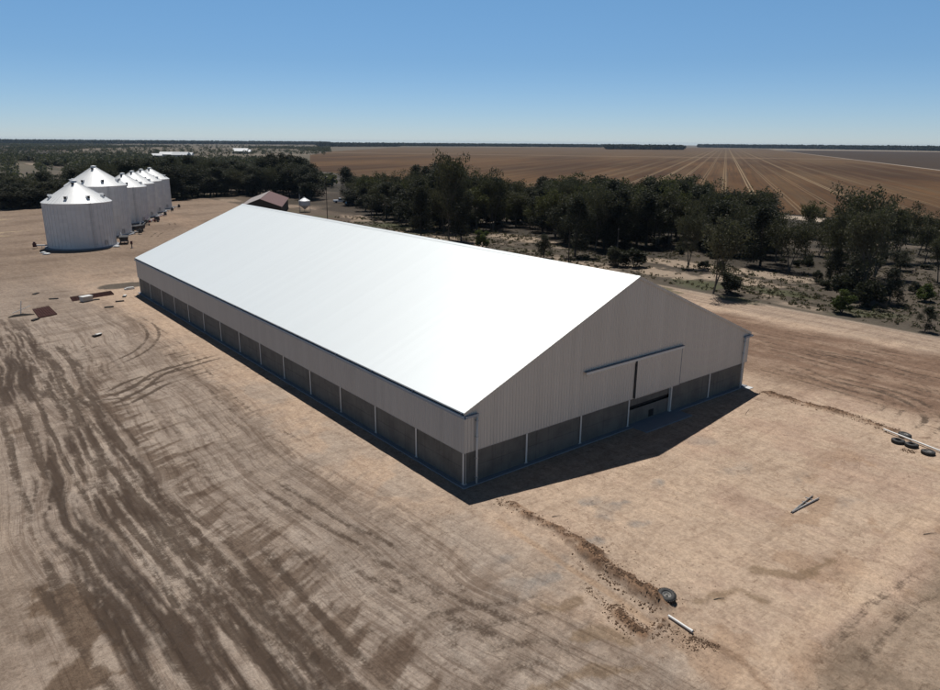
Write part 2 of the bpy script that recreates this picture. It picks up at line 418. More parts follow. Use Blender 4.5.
# sandy openings and greens on the bush floor
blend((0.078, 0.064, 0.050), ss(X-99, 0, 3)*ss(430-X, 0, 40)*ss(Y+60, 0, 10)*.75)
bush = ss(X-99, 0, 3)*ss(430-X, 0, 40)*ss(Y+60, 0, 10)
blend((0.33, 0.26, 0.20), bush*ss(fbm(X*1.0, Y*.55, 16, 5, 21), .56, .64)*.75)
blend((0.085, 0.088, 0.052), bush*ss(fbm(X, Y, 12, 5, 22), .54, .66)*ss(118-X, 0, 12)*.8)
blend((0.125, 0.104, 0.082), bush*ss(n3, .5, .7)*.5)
blend((0.045, 0.038, 0.030), ss(X-118+(n2-.5)*14-ss(60-Y, 0, 60)*14, 0, 8)*ss(330-X, 0, 40)*ss(Y-28+(n2-.5)*20, 0, 20)*.75)  # dark litter, with the shade under the belt trees painted into it
for (a, b_, ra) in ((655, 287, 5), (400, 226, 9), (700, 283, 6), (740, 300, 4), (780, 292, 6)):
    q = G(a, b_); blend((0.080, 0.085, 0.045), ss(ra-np.hypot((X-q.x)*1.3, (Y-q.y)*.6)+(n3-.5)*6, 0, 3)*.75)
for (a, b_, ra) in ((690, 265, 8), (740, 280, 6), (520, 238, 9), (660, 272, 7), (770, 275, 7)):
    q = G(a, b_); blend((0.37, 0.29, 0.22), ss(ra-np.hypot((X-q.x)*1.2, (Y-q.y)*.45)+(n3-.5)*8, 0, 3)*.8)
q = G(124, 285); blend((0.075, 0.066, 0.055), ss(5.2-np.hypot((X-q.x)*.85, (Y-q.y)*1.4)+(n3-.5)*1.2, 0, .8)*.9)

# ---- wheel tracks: darkness + flow coordinates (along, across) read by the ground material
trk = np.zeros(len(X), np.float32); fu = np.zeros(len(X), np.float32); fv = np.zeros(len(X), np.float32)
zz = np.zeros(len(X), np.float32)
guide = smooth_line([(-30.5, 150), (-30, 128), (-29.8, 106), (-29.6, 84), (-29.6, 62), (-30.4, 42), (-31, 24), (-30.6, 8), (-29.6, -6), (-28.2, -20), (-26.5, -36), (-25, -52)], 9)
idx, dd, al, sd_ = polydist(guide, X, Y, 34)
v = dd*sd_; xx, yy = X[idx], Y[idx]
wob = v+(vn(al, al*0, 14, 41)-.5)*2.0+(vn(al, v, 5, 40)-.5)*.6
fade_n = ss(118-yy, 0, 30)*pad[idx]*ss(-1.5-xx, 0, 6)
# long scraped bands parallel to the shed, and short scuffs lying across them
band = vn(wob, al*.0, 2.6, 141)*.45+vn(wob*1.0, al*.06, 1.1, 142)*.35+fbm(wob, al*.2, 3, 3, 143)*.2
cross = fbm((al+v*.45)*1.0, v*.16, .7, 4, 144)
cross2 = fbm((al+v*.25)*1.0, v*.12, 1.6, 4, 145)
reg = ss(v, -5, -2)*ss(30-v, 0, 5)*fade_n
lane_ = np.zeros((len(X), 3), np.float32); lane_[idx, 0] = al; lane_[idx, 1] = wob; lane_[idx, 2] = ss(v, -9, -4)*ss(30.5-v, 0, 4)*fade_n*(1-.6*ss(v, 20, 27))
def bl(c, mk):
    mm = np.zeros(len(X)); mm[idx] = mk; blend(c, mm)
bl((0.335, 0.283, 0.236), reg*ss(26-v, 0, 8)*.75)
bl((0.190, 0.148, 0.118), reg*ss(band, .52, .66)*.42*ss(27-v, 0, 4))
bl((0.335, 0.275, 0.225), reg*ss(cross, .52, .66)*.38)
bl((0.190, 0.148, 0.116), reg*ss(cross2, .54, .66)*.45*ss(26-v, 0, 8))
# feathered brown edge of the raised pad
rg_ = 8.9+(vn(al, al*0, 16, 149)-.5)*1.6
bl((0.125, 0.090, 0.066), fade_n*ss(v-rg_, -1.2, .2)*ss(2.6-(v-rg_)+(cross-.5)*13+(cross2-.5)*7, 0, 2.4)*.80*ss(al, 78, 100)*ss(210-al, 0, 30))
bl((0.105, 0.076, 0.057), fade_n*ss(.42-np.abs(v-rg_+1.6+(vn(al, al*0, 3, 150)-.5)*.6)+(cross-.5)*1.2, 0, .35)*.8*ss(al, 85, 100))
bl((0.190, 0.145, 0.112), fade_n*ss(1.0-np.abs(v-21.0-(vn(al, al*0, 9, 146)-.5)*2)+(cross-.5)*4, 0, 1)*.55)
env = ss(v, -3.4, -1.2)*ss(9.6-v+(fbm(xx, yy, 14, 3, 46)-.5)*6, 0, 4)*fade_n
sm = fbm(wob*2.1, al*.09, 1.1, 5, 147)
dkp = env*ss(sm, .50, .60)*ss(fbm(v*1.5, al, 13, 3, 148), .36, .52)
bl((0.085, 0.062, 0.048), dkp*.85)
core = np.maximum(ss(1.7-np.abs(v-.2+(vn(al, al*0, 20, 48)-.5)*2)+(sm-.5)*6, 0, 1.2)*ss(24-np.abs(yy-8), 0, 10), ss(2.4-np.abs(v-.8)+(sm-.5)*7, 0, 1.6)*ss(16-np.abs(yy-66), 0, 10))
bl((0.060, 0.045, 0.036), core*.82)
trk[idx] = np.clip(dkp*.34+core*.35, 0, .5); fu[idx] = al; fv[idx] = v
zz[idx] -= np.clip(dkp+core, 0, 1)*.03

def track(line, gauge=1.8, w=.34, dark=.8, wob=.5, rut=.05, seed=0, fade=6):
    for sgn in ((-.5, .5) if gauge else (0,)):
        idx, dd, al, sd_ = polydist(line, X, Y, 3.2)
        v = dd*sd_-sgn*gauge
        tot = al.max() if len(al) else 1
        k = ss(w-np.abs(v+(vn(al, al*0, 5, seed+2)-.5)*wob*.4), -.12, w*.55)
        k = k*(.45+.55*ss(vn(al, al*0+seed, 4, seed+5), .25, .6))*ss(al, 0, fade)*ss(tot-al, 0, fade)*dark
        m = k > trk[idx]
        ii = idx[m]; trk[ii] = k[m]; fu[ii] = al[m]; fv[ii] = v[m]*1.0
        zz[idx] -= k*rut; zz[idx] += ss(.28-np.abs(np.abs(v)-w-.12), 0, .2)*rut*.5*ss(k.max() if len(k) else 0, 0, 1)*ss(al, 0, 2)*ss(tot-al, 0, 2)*dark
T = []
T.append((pxline([(138, 318), (150, 326), (153, 337), (140, 350), (118, 361), (92, 372)]), 1.8, .3, 1.0))
T.append((pxline([(60, 396), (85, 406), (115, 404), (140, 393), (162, 382), (195, 372), (228, 363)]), 1.8, .34, 1.0))
T.append((pxline([(80, 392), (110, 396), (136, 388), (160, 372), (200, 358)]), 1.7, .3, 1.0))
T.append((pxline([(150, 360), (178, 354), (205, 348)]), 1.9, .3, 1.0))
T.append((pxline([(100, 398), (135, 380), (175, 368), (232, 352)]), 1.8, .3, .9))
T.append((pxline([(160, 352), (190, 346), (222, 340)]), 1.8, .26, .8))
T.append((pxline([(128, 352), (160, 345), (190, 340)]), 1.8, .25, .5))
T.append((pxline([(0, 372), (60, 360), (110, 352), (150, 340)]), 2, .3, .4))
T.append((pxline([(20, 330), (70, 352), (100, 375), (140, 405)]), 2, .3, .4))
T.append((pxline([(345, 700), (385, 650), (440, 622), (500, 612), (548, 600), (575, 580)]), 2.0, .36, .42))
T.append((pxline([(455, 700), (480, 668), (520, 652), (560, 655), (585, 672), (590, 700)]), 2.0, .36, .45))
T.append((pxline([(400, 520), (425, 560), (455, 600), (470, 640), (465, 700)]), 2.0, .34, .35))
T.append((pxline([(330, 540), (390, 575), (440, 600), (500, 625), (560, 660), (600, 700)]), 2.0, .4, .6))
T.append((pxline([(250, 470), (330, 520), (380, 545), (420, 575)]), 1.6, .25, .55))
T.append((pxline([(945, 475), (900, 520), (860, 560), (800, 600), (750, 650), (730, 700)]), 2, .45, .16))
T.append((pxline([(960, 560), (900, 600), (850, 650), (830, 700)]), 2, .5, .35))
T.append((pxline([(700, 330), (780, 345), (860, 360), (950, 385)]), 2, .4, .65))
T.append((pxline([(760, 372), (830, 378), (900, 395), (935, 418), (915, 436)]), 2, .45, .6))
T.append((pxline([(770, 345), (850, 368), (905, 380), (950, 400)]), 2, .45, .6))
T.append((pxline([(880, 425), (900, 405), (950, 400)]), 2, .4, .5))
T.append((pxline([(780, 360), (840, 385), (880, 392), (905, 408)]), 2, .45, .5))
T.append((pxline([(152, 238), (160, 232), (172, 228), (172, 222)]), 2, .4, .7))
random.seed(77)
GP = np.array(guide); GD = np.gradient(GP, axis=0); GD /= np.linalg.norm(GD, axis=1)[:, None]; GNr = np.stack([-GD[:, 1], GD[:, 0]], 1)
for k in range(40):
    off = random.uniform(-2.5, 9) if k < 27 else random.uniform(9, 23); ph = random.uniform(0, 6.28); am = random.uniform(.2, .9); fr_q = random.uniform(.008, .022)
    a0 = random.randint(22, 66); a1 = min(len(GP)-1, a0+random.randint(20, 50))
    ln = [tuple(GP[i]+GNr[i]*(off+am*math.sin(i*10*fr_q+ph))) for i in range(a0, a1)]
    T.append((ln, random.choice((1.9, 2.2, 2.4)), random.uniform(.18, .42), random.uniform(.45, .95) if k < 27 else random.uniform(.2, .4)))
for k in range(16):
    random.seed(100+k)
    x0 = random.uniform(-24, -3); y0 = random.uniform(25, 105); a = random.uniform(0, 6.3); c = random.uniform(-.12, .12); pts = []
    for j in range(9): pts.append((x0, y0)); x0 += math.cos(a)*3.2; y0 += math.sin(a)*3.2; a += c*2
    T.append((smooth_line(pts, 4), 1.9, .26, random.uniform(.18, .4)))
for k in range(12):
    random.seed(300+k)
    x0 = random.uniform(8, 62); y0 = random.uniform(-34, -8); a = random.uniform(0, 6.3); c = random.uniform(-.08, .08); pts = []
    for j in range(8): pts.append((x0, y0)); x0 += math.cos(a)*3; y0 += math.sin(a)*3; a += c*2
    T.append((smooth_line(pts, 4), 1.9, .28, random.uniform(.10, .22)))
for i, (ln, gg, w_, dk) in enumerate(T): track(ln, gg, w_, dk, seed=60+i*4)
for k in range(5):     # ruts running along the reddish yard and the road
    ln = smooth_line([(58+k*6+random.uniform(-1, 1), yv) for yv in range(-30, 150, 12)], 3)
    ln = [(a+math.sin(b*.05+k)*2.2, b) for a, b in ln]; track(ln, 2.0, .4, .45, seed=200+k*3)

# brown patch bottom left
q = G(85, 632); idx, dd, al, sd_ = polydist([G(60, 600)[:2], G(75, 640)[:2], G(105, 670)[:2]], X, Y, 8)
mm = np.zeros(len(X)); mm[idx] = ss(2.0-dd+(fbm(X[idx], Y[idx], 2.4, 5, 71)-.5)*6.5, 0, .5); blend((0.115, 0.08, 0.055), mm*.85)
for (a, b_, ra) in ((15, 430, 1.5), (30, 640, 1.0), (200, 545, 1.2), (60, 560, .8)):
    q = G(a, b_); mm = ss(ra-np.hypot(X-q.x, Y-q.y)+(n3-.5)*3, 0, .6); blend((0.13, 0.095, 0.068), mm*.7)
for (a, b_, c_) in (((560, 640), (600, 632), (625, 640)), ((700, 600), (740, 588), (760, 600)), ((530, 690), (590, 670), (640, 668)), ((760, 570), (800, 575), (830, 560)), ((545, 605), (560, 610), (575, 600))):
    idx, dd, al, sd_ = polydist([G(*a)[:2], G(*b_)[:2], G(*c_)[:2]], X, Y, 5)
    mm = np.zeros(len(X)); mm[idx] = ss(.6-dd+(fbm(X[idx], Y[idx], 1.6, 4, 73)-.5)*1.8, 0, .35); blend((0.19, 0.135, 0.085), mm*.65)

# ---- spoil lines over the two drain trenches
spoil = np.zeros(len(X), np.float32)
def heap(line, w, h, k=1.0, seed=0):
    idx, dd, al, sd_ = polydist(line, X, Y, w+3)
    n = fbm(X[idx], Y[idx], 1.1, 4, seed+80); n_ = vn(X[idx], Y[idx], .35, seed+85)
    e = ss(w-dd+(n-.5)*w*1.6, 0, w*.6)*ss(al, 0, 1)*k
    zz[idx] += e*h*(.35+n*.9+n_*.35); spoil[idx] = np.maximum(spoil[idx], e*ss(n*.6+n_*.4, .25, .5))
LD = pxline([(497, 499), (530, 515), (565, 533), (592, 556), (620, 577), (655, 603)])
LD2 = pxline([(586, 562), (604, 580), (612, 588)])
heap(LD, .75, .26, .9, 1); heap(pxline([(570, 537), (590, 553), (612, 572), (645, 592), (664, 607)]), 1.0, .42, 1.0, 3)
heap(pxline([(614, 603), (624, 620), (640, 633)]), .55, .22, 1.0, 4); heap(pxline([(640, 634), (655, 630), (664, 620)]), .40, .22, .9, 5)
heap(pxline([(590, 588), (604, 602)]), .28, .1, .8, 6); heap(pxline([(690, 632), (715, 645), (745, 662), (770, 690)]), .4, .08, .45, 7)
heap(pxline([(762, 391), (800, 402), (850, 415), (895, 431)]), .8, .26, .9, 8)
heap(pxline([(905, 437), (912, 440)]), .3, .1, .8, 10); heap(pxline([(918, 438), (928, 437)]), .4, .15, .6, 11)
blend((0.215, 0.135, 0.085), spoil*.95)
blend((0.070, 0.045, 0.032), spoil*ss(vn(X, Y, .5, 95)*.6+n3*.4, .45, .7)*.7)
# pale backfilled trench floor beside the heap
idx, dd, al, sd_ = polydist(pxline([(500, 520), (560, 560), (610, 592), (650, 622)]), X, Y, 3)
mm = np.zeros(len(X)); mm[idx] = ss(.45-dd, 0, .25); zz -= (mm*.07).astype(np.float32); blend((0.40, 0.28, 0.185), mm*.5*(1-spoil))
# relief
near = ss(420-np.hypot(X-CAM.x, Y-CAM.y), 0, 200)
zz += (near*((n3-.5)*.05+(n2-.5)*.10+(vn(X, Y, .8, 91)-.5)*.02)).astype(np.float32)
inside = ss(2-np.maximum(np.abs(X-24)-24.5, np.abs(Y-56.3)-56.8), 0, 2)
zz *= (1-inside*.9).astype(np.float32)
zz += (-0.11 - 0.10*ss(-9-X+(n2-.5)*4, 0, 5)*ss(120-Y, 0, 30)).astype(np.float32)
for (a, b_) in ((140, 247),): pass

me = D.meshes.new('ground')
nv = len(X); me.vertices.add(nv)
co = np.empty((nv, 3), np.float32); co[:, 0] = X; co[:, 1] = Y; co[:, 2] = zz; me.vertices.foreach_set('co', co.ravel())
ii, jj = np.meshgrid(np.arange(nx-1), np.arange(ny-1), indexing='ij'); a = (ii*ny+jj).ravel()
quads = np.stack([a, a+ny, a+ny+1, a+1], 1).astype(np.int32); nf = len(quads)
me.loops.add(nf*4); me.polygons.add(nf)
me.loops.foreach_set('vertex_index', quads.ravel()); me.polygons.foreach_set('loop_start', np.arange(0, nf*4, 4, dtype=np.int32))
me.polygons.foreach_set('use_smooth', np.ones(nf, bool)); me.update()
col = np.clip(col*np.where(pad[:, None] > .5, np.array([[1.06, 1.03, 1.01]]), 1), 0, .6)
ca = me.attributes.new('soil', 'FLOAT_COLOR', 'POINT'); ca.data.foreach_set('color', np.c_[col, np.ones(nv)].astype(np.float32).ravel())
fa = me.attributes.new('flow', 'FLOAT_VECTOR', 'POINT'); fa.data.foreach_set('vector', np.stack([fu, fv, trk], 1).astype(np.float32).ravel())
la = me.attributes.new('lane', 'FLOAT_VECTOR', 'POINT'); la.data.foreach_set('vector', lane_.ravel())
pa = me.attributes.new('bare', 'FLOAT', 'POINT'); pa.data.foreach_set('value', pad.astype(np.float32))
def ground_mat():
    m, nt, b = new_mat('graded_dirt'); o = objco(nt)
    at = N(nt, 'ShaderNodeAttribute', attribute_name='soil').outputs['Color']
    fl = N(nt, 'ShaderNodeAttribute', attribute_name='flow').outputs['Vector']
    sp = N(nt, 'ShaderNodeSeparateXYZ'); L(nt, fl, sp.inputs[0]); U, V, K = sp.outputs
    f1 = noise(nt, o, 1.3, 8, 0.68); f2 = noise(nt, o, 9, 5, 0.7); f3 = noise(nt, mapping(nt, o, (1, .35, 1)), 0.35, 6, 0.65, .4)
    lv = N(nt, 'ShaderNodeCombineXYZ'); L(nt, math_(nt, 'MULTIPLY', U, .5), lv.inputs[0]); L(nt, math_(nt, 'MULTIPLY', V, 5), lv.inputs[1])
    st = noise(nt, lv.outputs[0], 1, 6, 0.7)
    # tyre lug prints, chevrons across the track
    ch = math_(nt, 'SINE', math_(nt, 'MULTIPLY', math_(nt, 'ADD', math_(nt, 'ADD', U, math_(nt, 'MULTIPLY', math_(nt, 'ABSOLUTE', V), .55)), math_(nt, 'MULTIPLY', f1, 1.5)), 2*math.pi/.36))
    k = math_(nt, 'ADD', K, math_(nt, 'MULTIPLY', math_(nt, 'SUBTRACT', st, .5), .9))
    k = math_(nt, 'ADD', k, math_(nt, 'MULTIPLY', math_(nt, 'SUBTRACT', f1, .5), 1.4))
    k = math_(nt, 'ADD', k, math_(nt, 'MULTIPLY', math_(nt, 'MULTIPLY', ch, K), .18))
    kk = math_(nt, 'MULTIPLY', sstep(nt, k, .16, .72), sstep(nt, K, .02, .3))
    # fine mottling, grit and scuffs
    ln = N(nt, 'ShaderNodeAttribute', attribute_name='lane').outputs['Vector']; s2 = N(nt, 'ShaderNodeSeparateXYZ'); L(nt, ln, s2.inputs[0]); A1, V1, RG = s2.outputs
    bare = N(nt, 'ShaderNodeAttribute', attribute_name='bare').outputs['Fac']
    def lane(ka, kv, sk, d=7, r=.7):
        q = N(nt, 'ShaderNodeCombineXYZ'); L(nt, math_(nt, 'MULTIPLY', math_(nt, 'ADD', A1, math_(nt, 'MULTIPLY', V1, sk)), ka), q.inputs[0]); L(nt, math_(nt, 'MULTIPLY', V1, kv), q.inputs[1])
        return noise(nt, q.outputs[0], 1, d, r, .3)
    l1 = lane(.07, 1.3, 0); l2 = lane(.14, 6.0, 0); x1 = lane(1.3, .20, .5); x2 = lane(2.6, .5, .4)
    f4 = noise(nt, o, 4.5, 7, .75); f5 = noise(nt, o, 18, 4, .7)
    dk = mixc(nt, 1, at, (.50, .45, .42), 'MULTIPLY'); lt = mixc(nt, 1, at, (1.32, 1.30, 1.26), 'MULTIPLY')
    c = mixc(nt, sstep(nt, f1, .40, .66, 0, .5), at, mixc(nt, 1, at, (.66, .62, .60), 'MULTIPLY'))
    c = mixc(nt, sstep(nt, f3, .45, .7, 0, .5), c, mixc(nt, 1, at, (1.18, 1.16, 1.12), 'MULTIPLY'))
    c = mixc(nt, math_(nt, 'MULTIPLY', sstep(nt, l1, .50, .60, 0, .70), RG), c, dk)
    c = mixc(nt, math_(nt, 'MULTIPLY', sstep(nt, l2, .53, .63, 0, .60), RG), c, dk)
    c = mixc(nt, math_(nt, 'MULTIPLY', sstep(nt, x1, .52, .68, 0, .3), RG), c, lt)
    c = mixc(nt, math_(nt, 'MULTIPLY', sstep(nt, x2, .55, .66, 0, .22), RG), c, dk)
    b1 = noise(nt, mapping(nt, o, (.10, .55, 1), (0, 0, .5)), 1, 6, .72, .5); b2 = noise(nt, mapping(nt, o, (.9, .16, 1), (0, 0, -.35)), 1, 6, .72, .5)
    c = mixc(nt, math_(nt, 'MULTIPLY', sstep(nt, b1, .50, .62, 0, .30), bare), c, dk)
    c = mixc(nt, math_(nt, 'MULTIPLY', sstep(nt, b2, .52, .64, 0, .26), bare), c, dk)
    c = mixc(nt, math_(nt, 'MULTIPLY', sstep(nt, b2, .46, .36, 0, .35), bare), c, lt)
    # wandering hairline scuffs and old drag marks
    w1 = noise(nt, mapping(nt, o, (.5, 1.1, 1)), .22, 5, .62, .6); w2 = noise(nt, mapping(nt, o, (1.1, .4, 1), (0, 0, .5)), .30, 5, .65, .8)
    for w_, wd in ((w1, .007), (w2, .006)):
        cr = sstep(nt, math_(nt, 'ABSOLUTE', math_(nt, 'SUBTRACT', w_, .5)), wd, wd*.3)
        cr = math_(nt, 'MULTIPLY', math_(nt, 'MULTIPLY', cr, bare), sstep(nt, f1, .42, .58, 0, .6))
        c = mixc(nt, cr, c, dk)
    g4 = N(nt, 'ShaderNodeCombineColor'); gf = math_(nt, 'MULTIPLY', sstep(nt, f4, .28, .74, .74, 1.22), sstep(nt, f5, .25, .75, .84, 1.14)); [L(nt, gf, g4.inputs[i]) for i in range(3)]
    c = mixc(nt, 1, c, g4.outputs[0], 'MULTIPLY')
    c = mixc(nt, sstep(nt, f2, .58, .70, 0, .45), c, mixc(nt, 1, c, (.6, .57, .55), 'MULTIPLY'))
    vor = N(nt, 'ShaderNodeTexVoronoi'); vor.inputs['Scale'].default_value = 2.6; L(nt, o, vor.inputs['Vector'])
    peb = math_(nt, 'MULTIPLY', sstep(nt, vor.outputs['Distance'], .13, .07), sstep(nt, f3, .47, .62))
    c = mixc(nt, math_(nt, 'MULTIPLY', peb, .5), c, (.10, .075, .055))
    c = mixc(nt, math_(nt, 'MULTIPLY', kk, .84), c, (.072, .050, .036))
    L(nt, c, b.inputs['Base Color']); b.inputs['Roughness'].default_value = 0.95; b.inputs['Specular IOR Level'].default_value = 0.12
    h = math_(nt, 'ADD', math_(nt, 'MULTIPLY', f1, .6), math_(nt, 'ADD', math_(nt, 'MULTIPLY', f2, .25), math_(nt, 'MULTIPLY', math_(nt, 'MULTIPLY', ch, K), .18)))
    bump(nt, b, h, 0.55, 0.10)
    return m
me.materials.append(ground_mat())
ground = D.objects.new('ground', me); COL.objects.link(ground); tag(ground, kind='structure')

# ------------------------------------------------------------------ paddocks
AZF = R(57.62); tn = np.array([math.sin(AZF), math.cos(AZF)]); nn = np.array([math.cos(AZF), -math.sin(AZF)])
def field_mat():
    m, nt, b = new_mat('stubble_field_soil'); o = objco(nt)
    mp = mapping(nt, o, (1, 1, 1))
    sep = N(nt, 'ShaderNodeSeparateXYZ'); L(nt, mp, sep.inputs[0]); P, A_ = sep.outputs[0], sep.outputs[1]   # across, along
    big = noise(nt, mapping(nt, o, (1, .25, 1)), .006, 5, .6); row = noise(nt, mapping(nt, o, (1, .012, 1)), .35, 5, .7)
    row2 = noise(nt, mapping(nt, o, (1, .02, 1)), .05, 4, .6); f = noise(nt, o, .12, 6, .7)
    c = mixc(nt, sstep(nt, big, .38, .62), (.066, .032, .013), (.135, .071, .029))
    c = mixc(nt, sstep(nt, row, .42, .64, 0, .6), c, (.046, .030, .017))
    c = mixc(nt, sstep(nt, row2, .45, .65, 0, .5), c, (.135, .090, .048))
    c = mixc(nt, sstep(nt, f, .5, .7, 0, .4), c, (.045, .030, .018))
    c = mixc(nt, sstep(nt, A_, 900, 2600, 0, .75), c, (.122, .082, .047))
    # pairs of controlled-traffic wheel lines every 18 m
    t = math_(nt, 'PINGPONG', math_(nt, 'ADD', P, -4.0+18.2*60), 9.1)
    ln = sstep(nt, math_(nt, 'ABSOLUTE', math_(nt, 'SUBTRACT', t, 1.2)), .75, .3)
    j = math_(nt, 'FLOOR', math_(nt, 'DIVIDE', math_(nt, 'ADD', P, -4+9.1+18.2*60), 18.2))
    wn = N(nt, 'ShaderNodeTexWhiteNoise', noise_dimensions='1D'); L(nt, j, wn.inputs['W'])
    ln = math_(nt, 'MULTIPLY', ln, sstep(nt, wn.outputs['Value'], -.2, .8, .25, 1))
    ln = math_(nt, 'MULTIPLY', ln, sstep(nt, P, -150, -20)); ln = math_(nt, 'MULTIPLY', ln, sstep(nt, P, 190, 85))
    ln = math_(nt, 'MULTIPLY', ln, sstep(nt, f, .30, .5, .45, 1))
    c = mixc(nt, math_(nt, 'MULTIPLY', ln, .85), c, (.29, .215, .13))
    x = sstep(nt, math_(nt, 'ABSOLUTE', math_(nt, 'SUBTRACT', A_, 1800)), 40, 12, 0, .35)
    c = mixc(nt, x, c, (.34, .26, .19))
    L(nt, c, b.inputs['Base Color']); b.inputs['Roughness'].default_value = .95; b.inputs['Specular IOR Level'].default_value = .1
    bump(nt, b, row, .4, .3)
    return m
def to_f(p): return (float(p[0]*nn[0]+p[1]*nn[1]), float(p[0]*tn[0]+p[1]*tn[1]))
def sheet(name, pts_fa, z, mat):
    """flat sheet given in field axes (across, along); its object is turned to those axes"""
    bm = bmesh.new(); vs = [bm.verts.new((p[0], p[1], 0)) for p in pts_fa]; bm.faces.new(vs)
    bmesh.ops.recalc_face_normals(bm, faces=bm.faces)
    if bm.faces[:][0].normal.z < 0: bmesh.ops.reverse_faces(bm, faces=bm.faces)
    me = D.meshes.new(name); bm.to_mesh(me); bm.free(); me.materials.append(mat)
    o = D.objects.new(name, me); COL.objects.link(o); o.location = (0, 0, z); o.rotation_euler = (0, 0, -AZF)
    return tag(o, kind='structure')
nearedge = [(310, 171), (330, 172), (362, 178), (420, 186), (520, 196), (640, 204), (720, 209), (776, 213), (850, 219), (905, 225), (960, 231)]
ne = [to_f(G(a, b_)) for a, b_ in nearedge]
far = [to_f(G(a, b_)) for a, b_ in ((700, 147.6), (500, 147.2), (395, 147.2), (330, 151.5), (310, 155))]
fld = ne + [(289, ne[-1][1]), (289, 5200)] + far
sheet('stubble_field', fld, 0.05, field_mat())
mdk = simple('dark_ploughed_soil', (.060, .041, .027), .95, 0, .25, .02, .1)
sheet('dark_paddock', [(296, 250), (296, 4300), (700, 4500), (2600, 3300), (2600, 250)], 0.05, mdk)
mpl = simple('pale_field_track', (.30, .25, .20), .95, 0, .15, .02, .1)
sheet('field_track', [(289, 200), (289, 5200), (296, 5200), (296, 200)], 0.05, mpl)
sheet('far_pale_strip', [(296, 4700), (296, 5200), (6000, 5200), (4500, 3200), (2600, 3300), (700, 4500)], 0.05, simple('far_stubble', (.26, .215, .165), .95, 0, .1, .01, .1))
pe = [G(a, b_) for a, b_ in ((640, 206), (720, 210.5), (776, 214.5), (850, 220.5), (905, 226.5), (960, 232.5))]
pe2 = [G(a, b_) for a, b_ in ((960, 237), (905, 231), (850, 225), (776, 218), (720, 213.5), (640, 209))]
sheet('bush_edge_track', [to_f(p) for p in pe+pe2], 0.06, simple('pale_sandy_track', (.36, .29, .225), .95, 0, .2, .1, .1))

# ------------------------------------------------------------------ the shed
SL, SW, BAY = 112.6, 48.0, 8.0
LB = SL/14; HE, HP, HC = 7.6, 17.63, 3.39
shed = empty('grain_shed', (0, 0, 0), 0, 'huge white-roofed grey metal shed with concrete lower walls and a sliding gable door', 'shed')
sl = MB(); sl.box(-.5, SW+.5, -.55, SL+.5, -.45, 0.0); sl.build('floor_slab', MT['slab'], shed)
sl = MB(); sl.box(24.4, 33.1, -2.5, -.553, -.45, -.004); sl.build('door_apron', MT['slab'], shed)
# roof: two thick sheets + ridge cap
def slope(x): return HE + (HP-HE)*(1-abs(x-24)/24.0)
sgn = (HP-HE)/24.0
for side in (0, 1):
    m = MB(); xa, xb = (-.28, 24.0) if side == 0 else (24.0, SW+.28)
    za, zb = (HE-.28*sgn, HP) if side == 0 else (HP, HE-.28*sgn)
    y0, y1 = -.3, SL+.3
    m.add([(xa, y0, za), (xb, y0, zb), (xb, y1, zb), (xa, y1, za), (xa, y0, za-.14), (xb, y0, zb-.14), (xb, y1, zb-.14), (xa, y1, za-.14)],
          [(0, 1, 2, 3), (7, 6, 5, 4), (0, 4, 5, 1), (1, 5, 6, 2), (2, 6, 7, 3), (3, 7, 4, 0)])
    m.build('roof_slope', MT['roof'], shed)
m = MB(); w = .45
m.add([(24-w, -.33, HP-w*sgn+.03), (24, -.33, HP+.06), (24+w, -.33, HP-w*sgn+.03), (24-w, SL+.33, HP-w*sgn+.03), (24, SL+.33, HP+.06), (24+w, SL+.33, HP-w*sgn+.03)], [(0, 1, 4, 3), (1, 2, 5, 4)])
m.build('ridge_cap', MT['roof'], shed)
# barge trim down both gable edges
for y0, y1 in ((-.36, -.303), (SL+.303, SL+.36)):
    for side in (0, 1):
        m = MB(); xa, xb = (-.3, 24.0) if side == 0 else (24.0, SW+.3)
        za, zb = (HE-.3*sgn, HP) if side == 0 else (HP, HE-.3*sgn)
        vs = [(xa, y, z) for y in (y0, y1) for z in (za-.30, za+.03)]+[(xb, y, z) for y in (y0, y1) for z in (zb-.30, zb+.03)]
        m.add(vs, [(0, 1, 3, 2), (4, 6, 7, 5), (0, 4, 5, 1), (2, 3, 7, 6), (1, 5, 7, 3), (0, 2, 6, 4)])
        m.build('barge_trim', MT['clad_end'], shed)
# cladding
OY = .22
for nm, y in (('front', -OY), ('back', SL+OY)):
    m = MB(); t = .03 if y < 0 else -.03
    pts = [(-OY, HC), (SW+OY, HC), (SW+OY, slope(SW)-.16), (24, HP-.16), (-OY, slope(0)-.16)]
    n = len(pts); vs = [(p[0], y, p[1]) for p in pts]+[(p[0], y+t, p[1]) for p in pts]
    m.add(vs, [tuple(range(n)), tuple(range(n, 2*n))[::-1]]+[(i, n+i, n+(i+1) % n, (i+1) % n) for i in range(n)])
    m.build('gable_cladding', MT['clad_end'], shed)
for x in (-OY, SW+OY):
    m = MB(); t = .03 if x < 0 else -.03
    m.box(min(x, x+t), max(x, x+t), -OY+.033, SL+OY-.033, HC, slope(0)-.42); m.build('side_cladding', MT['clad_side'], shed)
    m = MB(); m.box(min(x+.09*(1 if x < 0 else -1), x+.12*(1 if x < 0 else -1)), max(x+.09*(1 if x < 0 else -1), x+.12*(1 if x < 0 else -1)), 0, SL, slope(0)-.42, slope(0)-.14); m.build('fascia', MT['dark'], shed)  # fascia coloured near-black in place of the shaded recess above the gutter
